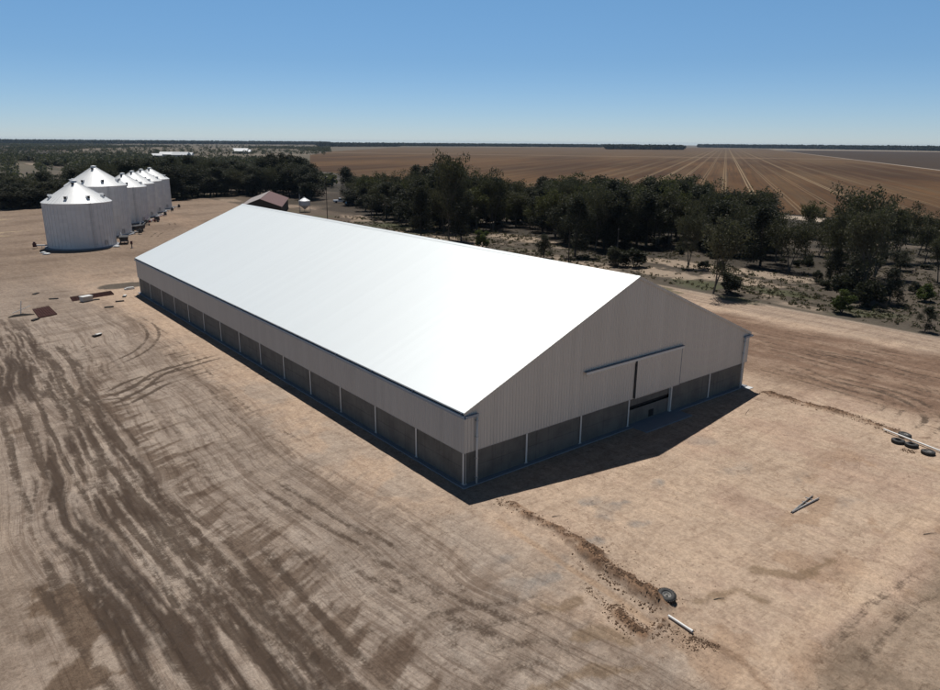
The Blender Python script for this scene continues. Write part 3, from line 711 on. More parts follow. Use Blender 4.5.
# base flashings along the bottom edge of the cladding
m = MB(); m.box(-OY-.015, -OY+.05, -OY+.04, SL+OY, HC-.05, HC-.003); m.build('flashing', MT['steel'], shed)
m = MB(); m.box(-OY, SW+OY, -OY-.015, -OY+.05, HC-.05, HC-.003); m.build('flashing', MT['steel'], shed)
# gutters and their brackets
for s, x in ((-1, -OY), (1, SW+OY)):
    xa, xb = (x-.26, x-.02) if s < 0 else (x+.02, x+.26)
    m = MB(); z0, z1 = slope(0)-.66, slope(0)-.42
    m.box(xa, xb, -.55, SL+.4, z0, z0+.02); m.box(xa, xa+.02, -.55, SL+.4, z0+.02, z1); m.box(xb-.02, xb, -.55, SL+.4, z0+.02, z1-.02)
    # return round the corner to the downpipe
    xr = (-OY-.02, 1.30) if s < 0 else (SW-1.3, SW+OY+.02)
    m.box(xr[0], xr[1], -.55, -OY-.035, z0+.003, z1-.01)
    gt = m.build('gutter', MT['gutter'], shed)
    for i in range(15):
        b_ = MB(); yb = i*LB; b_.box(xa+.03 if s < 0 else xb-.06, xa+.06 if s < 0 else xb-.03, yb-.05, yb+.05, z1+.003, z1+.27)
        b_.box(min(xa+.06, xb-.06) if s < 0 else xa+.02, max(xa+.06, xb-.02) if s < 0 else xb-.06, yb-.05, yb+.05, z1+.18, z1+.24)
        b_.build('bracket', MT['trim'], gt)
for x in (1.17, SW-1.17):
    m = MB(); m.tube((x, -.42, -.02), (x, -.42, slope(0)-.66), .10, n=12); dp = m.build('downpipe', MT['pipe_white'], shed, True)
    for z in (.6, 2.6, 4.8, 6.4):
        c_ = MB(); c_.box(x-.13, x+.13, -.53, -.255, z, z+.06); c_.build('clip', MT['steel'], dp)
# columns and precast panels
def column(x, y, rot):
    m = MB(); M_ = Matrix.Translation((x, y, 0)) @ Matrix.Rotation(rot, 4, 'Z')
    m.box(-.11, .11, -.06, -.035, 0.002, HC-.06, M_); m.box(-.015, .015, -.035, .20, 0.002, HC-.06, M_); m.box(-.14, .14, .20, .225, 0.002, HC-.06, M_)
    m.box(-.2, .2, -.12, .28, 0.001, .03, M_)
    return m.build('column', MT['post'], shed)
def panel(x, y, rot, w, z0=0.003, z1=HC-.06, d0=.02, d1=.17):
    m = MB(); M_ = Matrix.Translation((x, y, 0)) @ Matrix.Rotation(rot, 4, 'Z')
    zm = (z0+z1)/2
    if z1-z0 > 2:
        m.box(-w/2+.03, w/2-.03, d0, d1, z0, zm-.012, M_); m.box(-w/2+.03, w/2-.03, d0, d1, zm+.012, z1, M_)
        m.box(-w/2+.05, w/2-.05, d0+.03, d1-.03, zm-.012, zm+.012, M_)
    else: m.box(-w/2+.03, w/2-.03, d0, d1, z0, z1, M_)
    return m.build('wall_panel', MT['precast'], shed)
for i in range(15):
    y = i*LB + (.12 if i == 0 else 0) - (.12 if i == 14 else 0)
    column(0, y, -math.pi/2); column(SW, y, math.pi/2)
    if i < 14: panel(0, (i+.5)*LB, -math.pi/2, LB-.06, d0=.03); panel(SW, (i+.5)*LB, math.pi/2, LB-.06, d0=.03)
for i in range(1, 6): column(i*BAY, 0, 0); column(i*BAY, SL, math.pi)
for i in range(6):
    w_ = BAY-.06; xc = (i+.5)*BAY
    if i == 0: w_ -= .3; xc += .15
    if i == 5: w_ -= .3; xc -= .15
    if i == 3:
        pn = panel(xc, 0, 0, w_, 0.003, 1.75, .22, .34); pn['label'] = 'low concrete infill under the gable door'
        m = MB(); m.box(xc+.1, xc+1.0, .19, .217, .12, 1.0); m.build('access_hatch', MT['dark'], pn)
        panel(xc, 0, 0, w_, 2.25, HC-.06, .22, .34)
        m = MB(); m.box(xc-w_/2+.03, xc+w_/2-.03, .5, .53, 1.76, 2.24); m.build('door_gap', MT['dark'], shed)
    else: panel(xc, 0, 0, w_)
    panel((i+.5)*BAY, SL, math.pi, BAY-.06)
# sliding door: leaf, track cover, opening seam
m = MB(); m.box(24.55, 33.0, -.36, -.30, 3.33, 8.02); dr_ = m.build('sliding_door', MT['clad_end'], shed)
m = MB(); m.box(24.5, 24.62, -.375, -.362, 3.36, 8.0); m.build('door_edge', MT['dark'], dr_)
m = MB(); m.box(32.93, 33.03, -.375, -.362, 3.36, 8.0); m.build('door_edge', MT['trim'], dr_)
m = MB(); m.box(24.55, 33.0, -.375, -.362, 3.33, 3.45); m.build('door_bottom_rail', MT['steel'], dr_)
m = MB(); m.box(24.34, 24.50, -.262, -.256, 3.45, 8.0); m.build('opening_gap', MT['dark'], shed)
m = MB(); m.box(15.9, 33.15, -.55, -.256, 8.25, 8.33); tr_ = m.build('door_track', MT['trim'], shed)
m = MB(); m.box(15.9, 33.15, -.55, -.52, 8.0, 8.247); m.build('track_cover', MT['pipe_white'], tr_)
m = MB(); m.box(16.3, 24.34, -.30, -.262, 7.72, 7.98); m.build('door_header', MT['clad_end'], shed)
# inside of the shed stays closed: purlins and frames along the eaves
for i in range(15):
    y = min(max(i*LB, .3), SL-.3); m = MB()
    for s in (0, 1):
        xa, za = (.3, HE-.45) if s == 0 else (SW-.3, HE-.45)
        m.tube((xa, y, za), (24, y, HP-.5), .15, n=4)
    m.build('rafter', MT['steel'], shed)
# concrete pad tile under the right downpipe, white board at far corner
m = MB(); m.box(0, 1.1, 0, .8, -.1, .06); o = m.build('splash_block', MT['pipe_white']); o.location = (47.4, -1.45, -.1)
tag(o, 'small white concrete block on the dirt at the right corner of the shed', 'block')
m = MB(); m.box(-1.0, 1.0, -.35, .35, -.1, .25); m.box(-.6, .9, -.3, .3, .25, .4); o = m.build('stacked_offcuts', MT['pipe_white']); p = G(139, 289); o.location = (p.x-1.6, p.y+1.5, -.05)
tag(o, 'small pile of white offcuts beside the far left corner of the shed', 'offcuts')

# ------------------------------------------------------------------ silos
def silo(x, y, rad, he, ha, label, ribs=24, vents=8, adir=0.3, vrot=0.0):
    s = empty('grain_silo', (x, y, -.1), 0, label, 'silo', 'round steel silos standing in a row')
    m = MB(); m.lathe([(rad+.9, 0), (rad+.9, .25), (rad+.3, .32), (0, .32)], 48); m.build('foundation', MT['slab'], s)
    m = MB(); m.lathe([(rad, .3), (rad, he), (rad-.05, he)], 72)
    for k in range(ribs*2):
        t = math.pi*k/ribs; M_ = Matrix.Rotation(t, 4, 'Z')
        m.box(rad+.002, rad+.10, -.05, .05, .32, he-.05, M_)
    m.build('wall', MT['silo'], s, False)
    m = MB(); e = .25; rt_ = .9
    m.lathe([(rad-.02, he-.12), (rad+e, he-.06), (rad+e, he+.02), (rt_, ha-.4), (rt_, ha-.35), (0, ha-.33)], 72)
    for k in range(ribs*2):
        t = math.pi*(k+.5)/ribs; c_, s_ = math.cos(t), math.sin(t)
        m.tube((c_*(rad+e), s_*(rad+e), he+.03), (c_*rt_, s_*rt_, ha-.36), .05, .03, 4)
    m.build('roof', MT['siloroof'], s)
    m = MB(); m.lathe([(.75, ha-.45), (.75, ha-.05), (.95, ha-.02), (.9, ha+.12), (0, ha+.3)], 16); m.build('cap', MT['siloroof'], s)
    for k in range(vents):
        t = 2*math.pi*(k+vrot)/vents; f_ = .80
        rr = rad*f_; zt = he+(ha-.4-he)*(1-rr/rad)+.15
        M_ = Matrix.Translation((math.cos(t)*rr, math.sin(t)*rr, zt)) @ Matrix.Rotation(t, 4, 'Z')
        m = MB(); m.box(-.45, .5, -.4, .4, .0, .75, M_); m.box(-.5, .6, -.45, .45, .75, .82, M_); vo = m.build('roof_vent', MT['siloroof'], s)
        m = MB(); m.box(.503, .53, -.33, .33, .08, .7, M_); m.build('vent_opening', MT['dark'], vo)
    # manhole near the top, ladder, door
    t = R(-115); M_ = Matrix.Translation((math.cos(t)*1.9, math.sin(t)*1.9, ha-.95)) @ Matrix.Rotation(t, 4, 'Z')
    m = MB(); m.box(-.35, .35, -.35, .35, 0, .5, M_); m.build('manhole', MT['black'], s)
    t = R(-80); m = MB()
    for sg in (-.22, .22):
        M_ = Matrix.Rotation(t+sg/rad, 4, 'Z'); m.box(rad+.16, rad+.21, -.025, .025, .4, he+.8, M_)
    M_ = Matrix.Rotation(t, 4, 'Z')
    for k in range(int(he/.6)): m.box(rad+.165, rad+.205, -.22, .22, .7+k*.6, .74+k*.6, M_)
    m.build('ladder', MT['steel'], s)
    t = R(-58); M_ = Matrix.Rotation(t, 4, 'Z')
    m = MB(); m.box(rad+.05, rad+.16, -.5, .5, .9, 2.3, M_); d_ = m.build('door', MT['steel'], s)
    m = MB(); m.box(rad+.162, rad+.24, .3, .36, 1.4, 1.8, M_); m.build('handle', MT['black'], d_)
    M_ = Matrix.Rotation(adir, 4, 'Z'); m = MB()
    m.tube(M_ @ Vector((rad-.5, 0, .75)), M_ @ Vector((rad+3.2, 0, .95)), .20, n=10)
    for q in (1.5, 2.8): m.box(rad+q, rad+q+.1, -.3, .3, -.05, .75, M_)
    a_ = m.build('unloading_auger', MT['steel'], s)
    m = MB(); m.box(rad+2.9, rad+3.9, -.5, .5, .5, 1.6, M_); m.box(rad+3.1, rad+3.7, -.3, .3, 1.6, 2.0, M_); m.build('motor', MT['dkred'] if adir > 2 else MT['black'], a_)
    return s
silo(5.2, 197.3, 9.4, 13.5, 19.6, 'nearest and leftmost silo of the row, squat with a wide white conical roof', adir=R(170), vrot=.3)
silo(16.4, 224.1, 9.4, 16.7, 22.9, 'tallest silo, second in the row, its white cone rising above all the others', adir=R(-35), vrot=.1)
s3 = silo(33.6, 260.5, 8.0, 13.9, 18.9, 'third silo in the row, right behind the tallest one', 22, 6, R(-28), .45)
copy_tree(s3, (42.3, 281.2, -.1), 0, None, 'fourth silo in the row, counted from the nearest')
copy_tree(s3, (50.7, 299.6, -.1), 0, None, 'fifth silo in the row, next to last at the far end')
copy_tree(s3, (58.4, 314.8, -.1), 0, None, 'last silo at the far right end of the row, next to the forest')

# machinery beside the silos
def auger(loc, rz, label, body, n='mobile_auger', h=1.0):
    e = empty(n, loc, rz, label, 'auger', 'grain handling machines beside the silos')
    m = MB(); m.tube((-3.2, 0, .6), (3.4, 0, 2.6*h), .19, n=8); m.build('auger_tube', body, e)
    m = MB(); m.tube((-.2, -.9, .45), (1.2, -.1, 1.9*h), .05, n=6); m.tube((-.2, .9, .45), (1.2, .1, 1.9*h), .05, n=6); m.tube((-.2, -.9, .45), (-.2, .9, .45), .06, n=6); m.box(-1.8, .6, -.45, .45, .5, .62); m.build('frame', body, e)
    m = MB(); m.box(-.9, .3, -.5, .5, 1.1, 1.9); m.box(-.7, .1, -.3, .3, 1.9, 2.15); m.build('engine', MT['black'], e)
    for s_ in (-1, 1):
        m = MB(); M_ = Matrix.Translation((-.2, s_*.98, .42)) @ Matrix.Rotation(math.pi/2, 4, 'X')
        m.lathe([(.2, -.1), (.42, -.1), (.45, 0), (.42, .1), (.2, .1), (.2, -.1)], 16, M=M_); w_ = m.build('wheel', MT['black'], e)
        m = MB(); m.lathe([(0, -.04), (.2, -.06), (.2, .06), (0, .04)], 12, M=M_); m.build('rim', MT['steel'], w_)
    m = MB(); m.lathe([(.3, .1), (.9, .75), (.95, .75), (.34, .1)], 4, c=(-3.3, 0, .05)); m.build('hopper', body, e)
    return e
auger((*G(157, 221.5)[:2], -.1), R(20), 'low red auger lying beside the fourth silo', MT['redp'])
auger((*G(147, 225)[:2], -.1), R(50), 'dark mobile auger on wheels beside the third silo', MT['black'])
def bin_trailer(p, rz, label):
    e = empty('seed_trailer', (p.x, p.y, -.1), rz, label, 'trailer', 'grain handling machines beside the silos')
    m = MB(); m.add([(-2.4, -1.1, 1.0), (2.4, -1.1, 1.0), (2.4, 1.1, 1.0), (-2.4, 1.1, 1.0), (-2.8, -1.3, 2.3), (2.8, -1.3, 2.3), (2.8, 1.3, 2.3), (-2.8, 1.3, 2.3)], [(3, 2, 1, 0), (0, 1, 5, 4), (1, 2, 6, 5), (2, 3, 7, 6), (3, 0, 4, 7), (4, 5, 6, 7)])
    m.build('tub', MT['black'], e)
    m = MB(); m.box(-2.6, 4.0, -.08, .08, .75, .95); m.box(-2.2, 2.2, -.9, .9, .8, .97); m.build('chassis', MT['steel'], e)
    for sx in (-1.1, 1.1):
        for s_ in (-1, 1):
            m = MB(); M_ = Matrix.Translation((sx, s_*1.05, .48)) @ Matrix.Rotation(math.pi/2, 4, 'X')
            m.lathe([(0, -.12), (.42, -.13), (.5, 0), (.42, .13), (0, .12)], 16, M=M_); m.build('wheel', MT['black'], e)
    m = MB(); m.tube((2.0, .6, 1.4), (3.4, .9, 3.1), .14, n=8); m.build('spout', MT['steel'], e)
    return e
bin_trailer(G(138, 231.5), R(40), 'dark grain trailer parked beside the gap between the second and third silos')
bin_trailer(G(124.5, 243), R(75), 'low dark trailer tucked against the second silo beside the nearest one')
p = G(132, 247.5); e = empty('marker_post', (p.x, p.y, -.1), .2, 'thin dark red upright post on bare dirt to the right of the nearest silo', 'post')
m = MB(); m.box(-.3, .3, -.3, .3, 0, .12); m.build('foot_plate', MT['slab'], e)
m = MB(); m.tube((0, 0, .12), (0, 0, 1.1), .13, n=10); m.build('post', MT['black'], e)
m = MB(); m.box(-.26, .26, -.2, .2, 1.1, 2.0); m.box(-.3, .3, -.24, .24, 2.0, 2.06); m.build('red_box', MT['dkred'], e)
p = G(163.5, 215.2); m = MB(); m.box(-1.6, 1.6, -.5, .5, 0, .35); m.box(-1.2, .8, -.35, .45, .35, .6); o = m.build('pallet_stack', MT['pipe_white']); o.location = (p.x, p.y, -.1); o.rotation_euler.z = .5
tag(o, 'low white stack on the dirt beside the fifth silo', 'pallets')
for px_, py_, lb, s_ in ((43.5, 252.8, 'white bag on the dirt at the foot of the nearest silo, left of its foundation', 1), (47, 254, 'flat white sheet on the dirt in front of the nearest silo', 1.3), (117, 246.5, 'white bundle between the two nearest silos', 1.2)):
    p = G(px_, py_); m = MB(); m.lathe([(0, 0), (.7*s_, .03), (.75*s_, .2), (.45*s_, .42), (0, .48)], 10); m.box(-.9*s_, .4, -.3, .5, 0, .16)
    o = m.build('white_bag', MT['pipe_white'], None, True); o.location = (p.x, p.y, -.1); tag(o, lb, 'bag')

# ------------------------------------------------------------------ objects on the yard, left
def mesh_mat(c4, label, n=7):
    P = [G(*c) for c in c4]; c = sum(P, Vector())/4
    e = empty('steel_mesh_stack', (c.x, c.y, -.2), 0, label, 'steel mesh', 'dark red steel sheets laid on the yard')
    Q = [p-c for p in P]
    m = MB(); m.prism([(q.x, q.y) for q in Q], .0, .16); m.build('sheet_stack', MT['rust'], e)
    m = MB()
    for k in range(n+1):
        t = k/n; a = Q[0].lerp(Q[1], t); b = Q[3].lerp(Q[2], t); a.z = b.z = .20; m.tube(a, b, .035, n=4)
    for k in range(n+1):
        t = k/n; a = Q[0].lerp(Q[3], t); b = Q[1].lerp(Q[2], t); a.z = b.z = .26; m.tube(a, b, .03, n=4)
    m.build('top_mesh', MT['rust'], e)
mesh_mat([(32.5, 309), (48.4, 305.8), (57, 313.7), (39, 317.4)], 'square dark red steel mesh stack at the left edge of the yard')
mesh_mat([(70, 297.1), (111, 290.9), (114, 294.1), (72.6, 300.8)], 'long narrow dark red steel stack with a white crate standing at its front', 10)
p = G(86.5, 300.5); e = empty('white_crate', (p.x, p.y, -.15), .3, 'white and grey crate standing against the long dark red steel stack', 'crate')
m = MB(); m.box(-1.0, 1.0, -.7, .7, .12, 1.0); m.build('box', MT['steel'], e)
m = MB(); m.box(-1.08, 1.08, -.78, .78, 1.0, 1.12); m.build('lid', MT['pvc'], e)
for sx in (-.8, .7):
    m = MB(); m.box(sx, sx+.15, -.75, .75, 0, .12); m.build('skid', MT['wood'], e)
labs = ['small dark timber bundle farthest back on the yard, left of the long steel stack', 'grey-brown timber bundle between the square and the long steel stacks', 'dark bundle with white top, right of the long steel stack',
        'dark bundle lying right of and below the long steel stack', 'thin brown timbers nearest the far left corner of the shed', 'dark bundle with a white end alone in the middle of the left yard', 'dark block touching the near corner of the square steel stack', 'dark crate just right of the white crate']
for i, ((px_, py_), lb) in enumerate(zip([(35.8, 293.5), (53.6, 298.6), (124.5, 296.2), (109, 306.8), (119.7, 301), (96.9, 335), (35, 319.3), (95.5, 299.5)], labs)):
    p = G(px_, py_); e = empty('timber_bundle', (p.x, p.y, -.2), random.Random(i).uniform(-.6, 1.2), lb, 'timber', 'small bundles scattered on the left yard')
    m = MB(); rr = random.Random(40+i)
    for a in range(5):
        for b_ in range(2): 
            l = rr.uniform(.8, 1.2); m.box(-l, l, -.4+a*.17, -.4+a*.17+.13, .1+b_*.13, .1+b_*.13+.11)
    m.build('timbers', MT['barkdark'], e)
    m = MB(); m.box(-.7, -.6, -.45, .5, 0, .1); m.box(.6, .7, -.45, .5, 0, .1); m.build('bearers', MT['wood'], e)
    e.scale = (.78, .78, .78)
    if i in (2, 5): m = MB(); m.box(-.2, 1.1, -.35, .3, .36, .46); m.build('white_cover', MT['pvc'], e)
p = G(22.5, 313.5); e = empty('survey_cross', (p.x, p.y, -.2), .2, 'white crossed poles beside brown sticks at the left edge of the yard', 'crossed poles')
m = MB(); m.tube((-.3, 0, 0), (.1, 0, 2.6), .07, n=6); m.build('pole', MT['pvc'], e)
m = MB(); m.tube((-1.6, .2, .5), (1.5, -.2, 1.5), .07, n=6); m.build('pole', MT['pvc'], e)
m = MB()
for k in range(6): m.tube((-2+k*.2, -.6+k*.25, .1), (2.2-k*.3, -.9+k*.3, .18), .08, n=5)
o = m.build('brown_sticks', MT['wood']); o.location = (p.x-.5, p.y-.8, -.2); tag(o, 'low heap of brown sticks around the white crossed poles', 'sticks')

# ------------------------------------------------------------------ tyres and drain pipes
def tyre_mat():
    m, nt, b = new_mat('old_tyre_rubber'); o = objco(nt); n = noise(nt, o, 3, 5, .7)
    L(nt, mixc(nt, sstep(nt, n, .4, .7, 0, .5), (.022, .021, .021), (.075, .066, .056)), b.inputs['Base Color'])
    b.inputs['Roughness'].default_value = .7; return m
MT['tyre'] = tyre_mat(); MT['dust'] = simple('dusty_rim', (.22, .21, .195), .7, .2, .3, 3)
def tyre(loc, label, filled=False, tilt=(0, 0)):
    e = empty('tyre_ring', loc, 0, label, 'tyre', 'old truck tyres lying by the drain pipes'); e.rotation_euler = (tilt[0], tilt[1], .4); e.scale = (1.06, 1.06, 1.0)
    m = MB(); n = 36
    m.lathe([(.30, .06), (.33, .0), (.50, .0), (.60, .06), (.62, .18), (.60, .30), (.50, .36), (.33, .36), (.30, .30), (.30, .06)], n)
    m.build('carcass', MT['tyre'], e, True)
    m = MB()
    for k in range(28):
        M_ = Matrix.Rotation(2*math.pi*k/28, 4, 'Z')
        m.box(.605, .645, -.035, .035, .05, .17, M_); M_ = Matrix.Rotation(2*math.pi*(k+.5)/28, 4, 'Z'); m.box(.605, .645, -.035, .035, .19, .31, M_)
    m.build('tread', MT['tyre'], e)
    if filled:
        m = MB(); m.lathe([(.30, .30), (.22, .27), (.2, .18), (.09, .18), (.09, .30), (0, .31)], 24); m.build('rim', MT['dust'], e, True)
    return e
p = G(665, 602); tyre((p.x+.28, p.y+.12, .17), 'single old tyre with a dusty rim on the brown spoil near the shed corner', True, (.10, -.14))
for (a, b_, lb, t) in ((898, 441.5, 'left tyre of the cluster of four, in front of the long white pipe', (.05, 0)), (911.5, 445.5, 'middle tyre in front of the long white pipe, dirt crumbs below it', (0, .06)),
                       (928, 453.0, 'rightmost and nearest tyre of the cluster of four by the long white pipe', (.03, .04)), (904.5, 435.5, 'rear tyre of the cluster of four, behind the long white pipe', (.12, 0))):
    p = G(a, b_); tyre((p.x, p.y, -.12), lb, b_ > 450 or b_ < 437, t)
def pipe(a, b_, r, name, label, za=.0, zb=.0, mat='pvc'):
    A_, B_ = G(*a), G(*b_); A_.z = za; B_.z = zb; c = (A_+B_)/2
    e = empty(name, c, 0, label, 'pipe', 'white drain pipes laid on the ground')
    m = MB(); m.tube(A_-c, B_-c, r, n=14, cap=False); m.tube(B_-c, A_-c, r*.88, n=14, cap=False); m.build('pipe_barrel', MT[mat], e, True)
    d = (B_-A_).normalized()
    m = MB(); m.tube(B_-c-d*.28, B_-c+d*.02, r*1.13, n=14, cap=False); m.build('collar', MT[mat], e, True)
    return e
pipe((668.5, 616.5), (692.5, 632.5), .09, 'drain_pipe', 'short white pipe lying on the dirt below the single tyre', .06, .08)
pipe((883.5, 430.2), (942, 452.5), .10, 'drain_pipe', 'long white pipe running past the cluster of four tyres to the right edge', .12, .10)
# steel angles laid in a narrow V
A_ = G(791.5, 512); e = empty('steel_purlins', (A_.x, A_.y, -.08), 0, 'two pale steel channels laid in a narrow V on the bare dirt before the gable', 'steel channels')
for (a, w_, mt_) in (((818.5, 498), .16, 'pipe_white'), ((812.5, 495.5), .12, 'steel')):
    B_ = G(*a)-A_; ang = math.atan2(B_.y, B_.x); l = math.hypot(B_.x, B_.y); M_ = Matrix.Rotation(ang, 4, 'Z'); m = MB()
    m.box(0, l, -w_/2, w_/2, .05, .065, M_); m.box(0, l, -w_/2, -w_/2+.015, .065, .2, M_); m.box(0, l, w_/2-.015, w_/2, -.02, .05, M_); m.build('channel', MT[mt_], e)
m = MB(); B_ = G(803, 503.5)-A_; ang = math.atan2(B_.y, B_.x)
for k in range(4): m.box(.8+k*1.0, .88+k*1.0, -.28, .05+k*.12, -.02, .045, Matrix.Rotation(ang, 4, 'Z'))
m.build('cross_bar', MT['steel'], e)
rr = random.Random(5)
for i, (a, b_, l, lb) in enumerate(((557, 515.5, .9, 'thin pale stick on the dirt between shed shadow and grey patch'), (719, 598, .8, 'dark stick on the dirt to the right of the single tyre'), (747, 414, .5, 'tiny dark stick standing up from the dirt near the right shed corner'), (930, 533, 1.2, 'dark twig at the right edge of the bare dirt'))):
    p = G(a, b_); m = MB(); q = .7 if i == 2 else .04
    m.tube((-l/2, -.06, .03), (0, .03, .03+q/2), .03, n=5); m.tube((0, .03, .03+q/2), (l/2, 0, .03+q), .03, .015, n=5)
    o = m.build('stick', MT['wood']); o.location = (p.x, p.y, -.1); o.rotation_euler.z = -.6; tag(o, lb, 'stick')
# clods: uncountable crumbs over the spoil
def clods(name, lines, label):
    r_ = np.random.RandomState(11); V_ = []; F_ = []; k = 0
    base = np.array([(1, 0, 0), (-1, 0, 0), (0, 1, 0), (0, -1, 0), (0, 0, 1), (0, 0, -1), (.6, .6, .5), (-.6, -.6, .5)], float)
    fs = [(0, 2, 6), (2, 4, 6), (4, 0, 6), (1, 3, 7), (3, 4, 7), (4, 1, 7), (2, 1, 4), (3, 0, 4), (0, 5, 2), (2, 5, 1), (1, 5, 3), (3, 5, 0)]
    for ln, w_, n, smax in lines:
        P = np.array(ln)
        for _ in range(n):
            i = r_.randint(len(P)-1); t = r_.rand(); c = P[i]*(1-t)+P[i+1]*t; d = P[i+1]-P[i]; d = d/np.hypot(*d)
            off = r_.normal()*w_; c = c+np.array([-d[1], d[0]])*off+r_.normal(size=2)*.05
            s_ = (r_.rand()**3)*smax+.025
            z = zg(c[0], c[1])
            q = base*s_*(r_.rand(8, 1)*.6+.7)*[1, r_.rand()*.5+.6, .75]; a = r_.rand()*6.28
            q = np.stack([q[:, 0]*np.cos(a)-q[:, 1]*np.sin(a)+c[0], q[:, 0]*np.sin(a)+q[:, 1]*np.cos(a)+c[1], q[:, 2]+z+s_*.3], 1)
            V_ += [tuple(x) for x in q]; F_ += [tuple(k+j for j in f) for f in fs]; k += 8
    me = D.meshes.new(name); me.from_pydata(V_, [], F_); me.materials.append(MT['clod']); o = D.objects.new(name, me); COL.objects.link(o)
    tag(o, label, 'dirt clods', None, 'stuff')
ZG = zz.reshape(nx, ny)
def zg(x, y):
    i = min(max(np.searchsorted(XS, x), 1), nx-1); j = min(max(np.searchsorted(YS, y), 1), ny-1)
    return float(min(ZG[i, j], ZG[i-1, j], ZG[i, j-1], ZG[i-1, j-1]))
MT['clod'] = simple('clod_soil', (.15, .095, .062), .95, 0, .45, 3, .1)
clods('spoil_clods', [(LD, .32, 1300, .07), (pxline([(585, 548), (612, 572), (645, 592), (664, 607)]), .55, 2600, .10), (pxline([(614, 603), (624, 620), (640, 633)]), .42, 1100, .07),
                      (pxline([(640, 634), (655, 630), (664, 620)]), .3, 600, .07), (pxline([(588, 586), (606, 604)]), .2, 200, .05), (pxline([(670, 628), (690, 640), (700, 650)]), .5, 200, .06),
                      (pxline([(690, 636), (720, 648)]), .2, 300, .05), (pxline([(560, 520), (700, 600)]), 2.0, 200, .04)], 'brown clods of dug soil strewn along the trench from the near shed corner')
clods('drain_clods', [(pxline([(762, 391), (800, 402), (850, 415), (895, 431)]), .42, 2200, .09), (pxline([(903, 448), (915, 452)]), .3, 120, .08)], 'brown clods along the drain line from the right shed corner to the tyres')

# ------------------------------------------------------------------ old shed, field bin, pole, cars
def old_shed():
    e = empty('old_shed', (94.5, 268, -.1), R(-28), 'old shed with one grey and one faded red roof slope, behind the big white roof', 'shed')
    w_, l, h, hp = 8.5, 25.0, 4.8, 8.0
    m = MB(); m.box(-w_, w_, -l, -l+.1, 0, h); m.box(-w_, w_, l-.1, l, 0, h); m.box(-w_, -w_+.1, -l+.1, l-.1, 0, h); m.box(w_-.1, w_, -l+.1, l-.1, 0, h)
    for y in (-l, l-.1): m.add([(-w_, y, h), (w_, y, h), (0, y, hp-.1), (-w_, y+.1, h), (w_, y+.1, h), (0, y+.1, hp-.1)], [(0, 1, 2), (5, 4, 3), (0, 2, 5, 3), (1, 4, 5, 2)])
    m.build('wall', MT['polewood'], e)
    for s_, mt_ in ((-1, 'oldgrey'), (1, 'oldred')):
        m = MB(); x1 = s_*(w_+.5); z1 = h-.2; m.add([(0, -l-.4, hp), (x1, -l-.4, z1), (x1, l+.4, z1), (0, l+.4, hp), (0, -l-.4, hp-.12), (x1, -l-.4, z1-.12), (x1, l+.4, z1-.12), (0, l+.4, hp-.12)],
             [(0, 1, 2, 3), (7, 6, 5, 4), (0, 4, 5, 1), (1, 5, 6, 2), (2, 6, 7, 3), (3, 7, 4, 0)]); o = m.build('roof_slope', MT[mt_], e)
        o['label'] = 'faded red roof slope' if s_ > 0 else 'weathered grey roof slope'
    m = MB(); m.box(-3, 3, -l-.03, -l-.003, .1, 3.6); m.build('doorway', MT['dark'], e)
    m = MB(); m.box(-.2, .2, -l-.42, l+.42, hp-.02, hp+.06); m.build('ridge_cap', MT['oldgrey'], e)
old_shed()
p = G(305, 211.5); e = empty('field_bin', (p.x, p.y, -.1), .2, 'small round silo on legs with a white cone lid, between old shed and thin pole', 'field bin')
m = MB(); m.lathe([(.3, 1.2), (2.5, 3.0), (2.5, 5.0), (2.4, 5.0)], 32); m.build('bin_body', MT['silo'], e)
m = MB(); m.lathe([(2.62, 4.95), (2.62, 5.05), (.45, 6.35), (.45, 6.6), (0, 6.65)], 32); m.build('bin_roof', MT['siloroof'], e)
for k in range(4):
    t = math.pi/4+k*math.pi/2; m = MB(); m.tube((math.cos(t)*2.5, math.sin(t)*2.5, 3.6), (math.cos(t)*2.5, math.sin(t)*2.5, 0), .09, n=6); m.build('leg', MT['steel'], e)
m = MB(); m.tube((-2.7, .1, 0), (-2.7, .1, 8.2), .05, n=5); m.tube((-2.4, .1, 0), (-2.4, .1, 8.2), .05, n=5)
for k in range(16): m.tube((-2.7, .1, .4+k*.5), (-2.4, .1, .4+k*.5), .03, n=4)
m.build('ladder', MT['steel'], e)
def pole(px_, pb, h, label, mat='polewood', arm=True, d=None):
    p = G(px_, pb) if d is None else AT(px_, d); e = empty('power_pole', (p.x, p.y, -.1), R(40), label, 'pole', 'thin power poles')
    m = MB(); m.tube((0, 0, 0), (.06, 0, h), .17, .11, 8); m.build('shaft', MT[mat], e)
    if arm:
        m = MB(); m.box(-.9, .9, -.07, .07, h-.55, h-.40); m.build('crossarm', MT[mat], e)
        for x in (-.8, 0, .8): m = MB(); m.lathe([(.05, 0), (.07, .08), (.04, .18), (0, .2)], 8, c=(x, 0, h-.40)); m.build('insulator', MT['pipe_white'], e)
    return e
pole(327.5, 219, 17.5, 'tall dark pole standing alone on the yard edge to the right of the field bin')
pole(617, 255, 8.0, 'thin grey pole before the round bush at the middle of the tree belt', 'wood')
pole(568.5, 262, 8.5, 'dark thin pole at the edge of the bush just above the white roof', 'polewood', False)
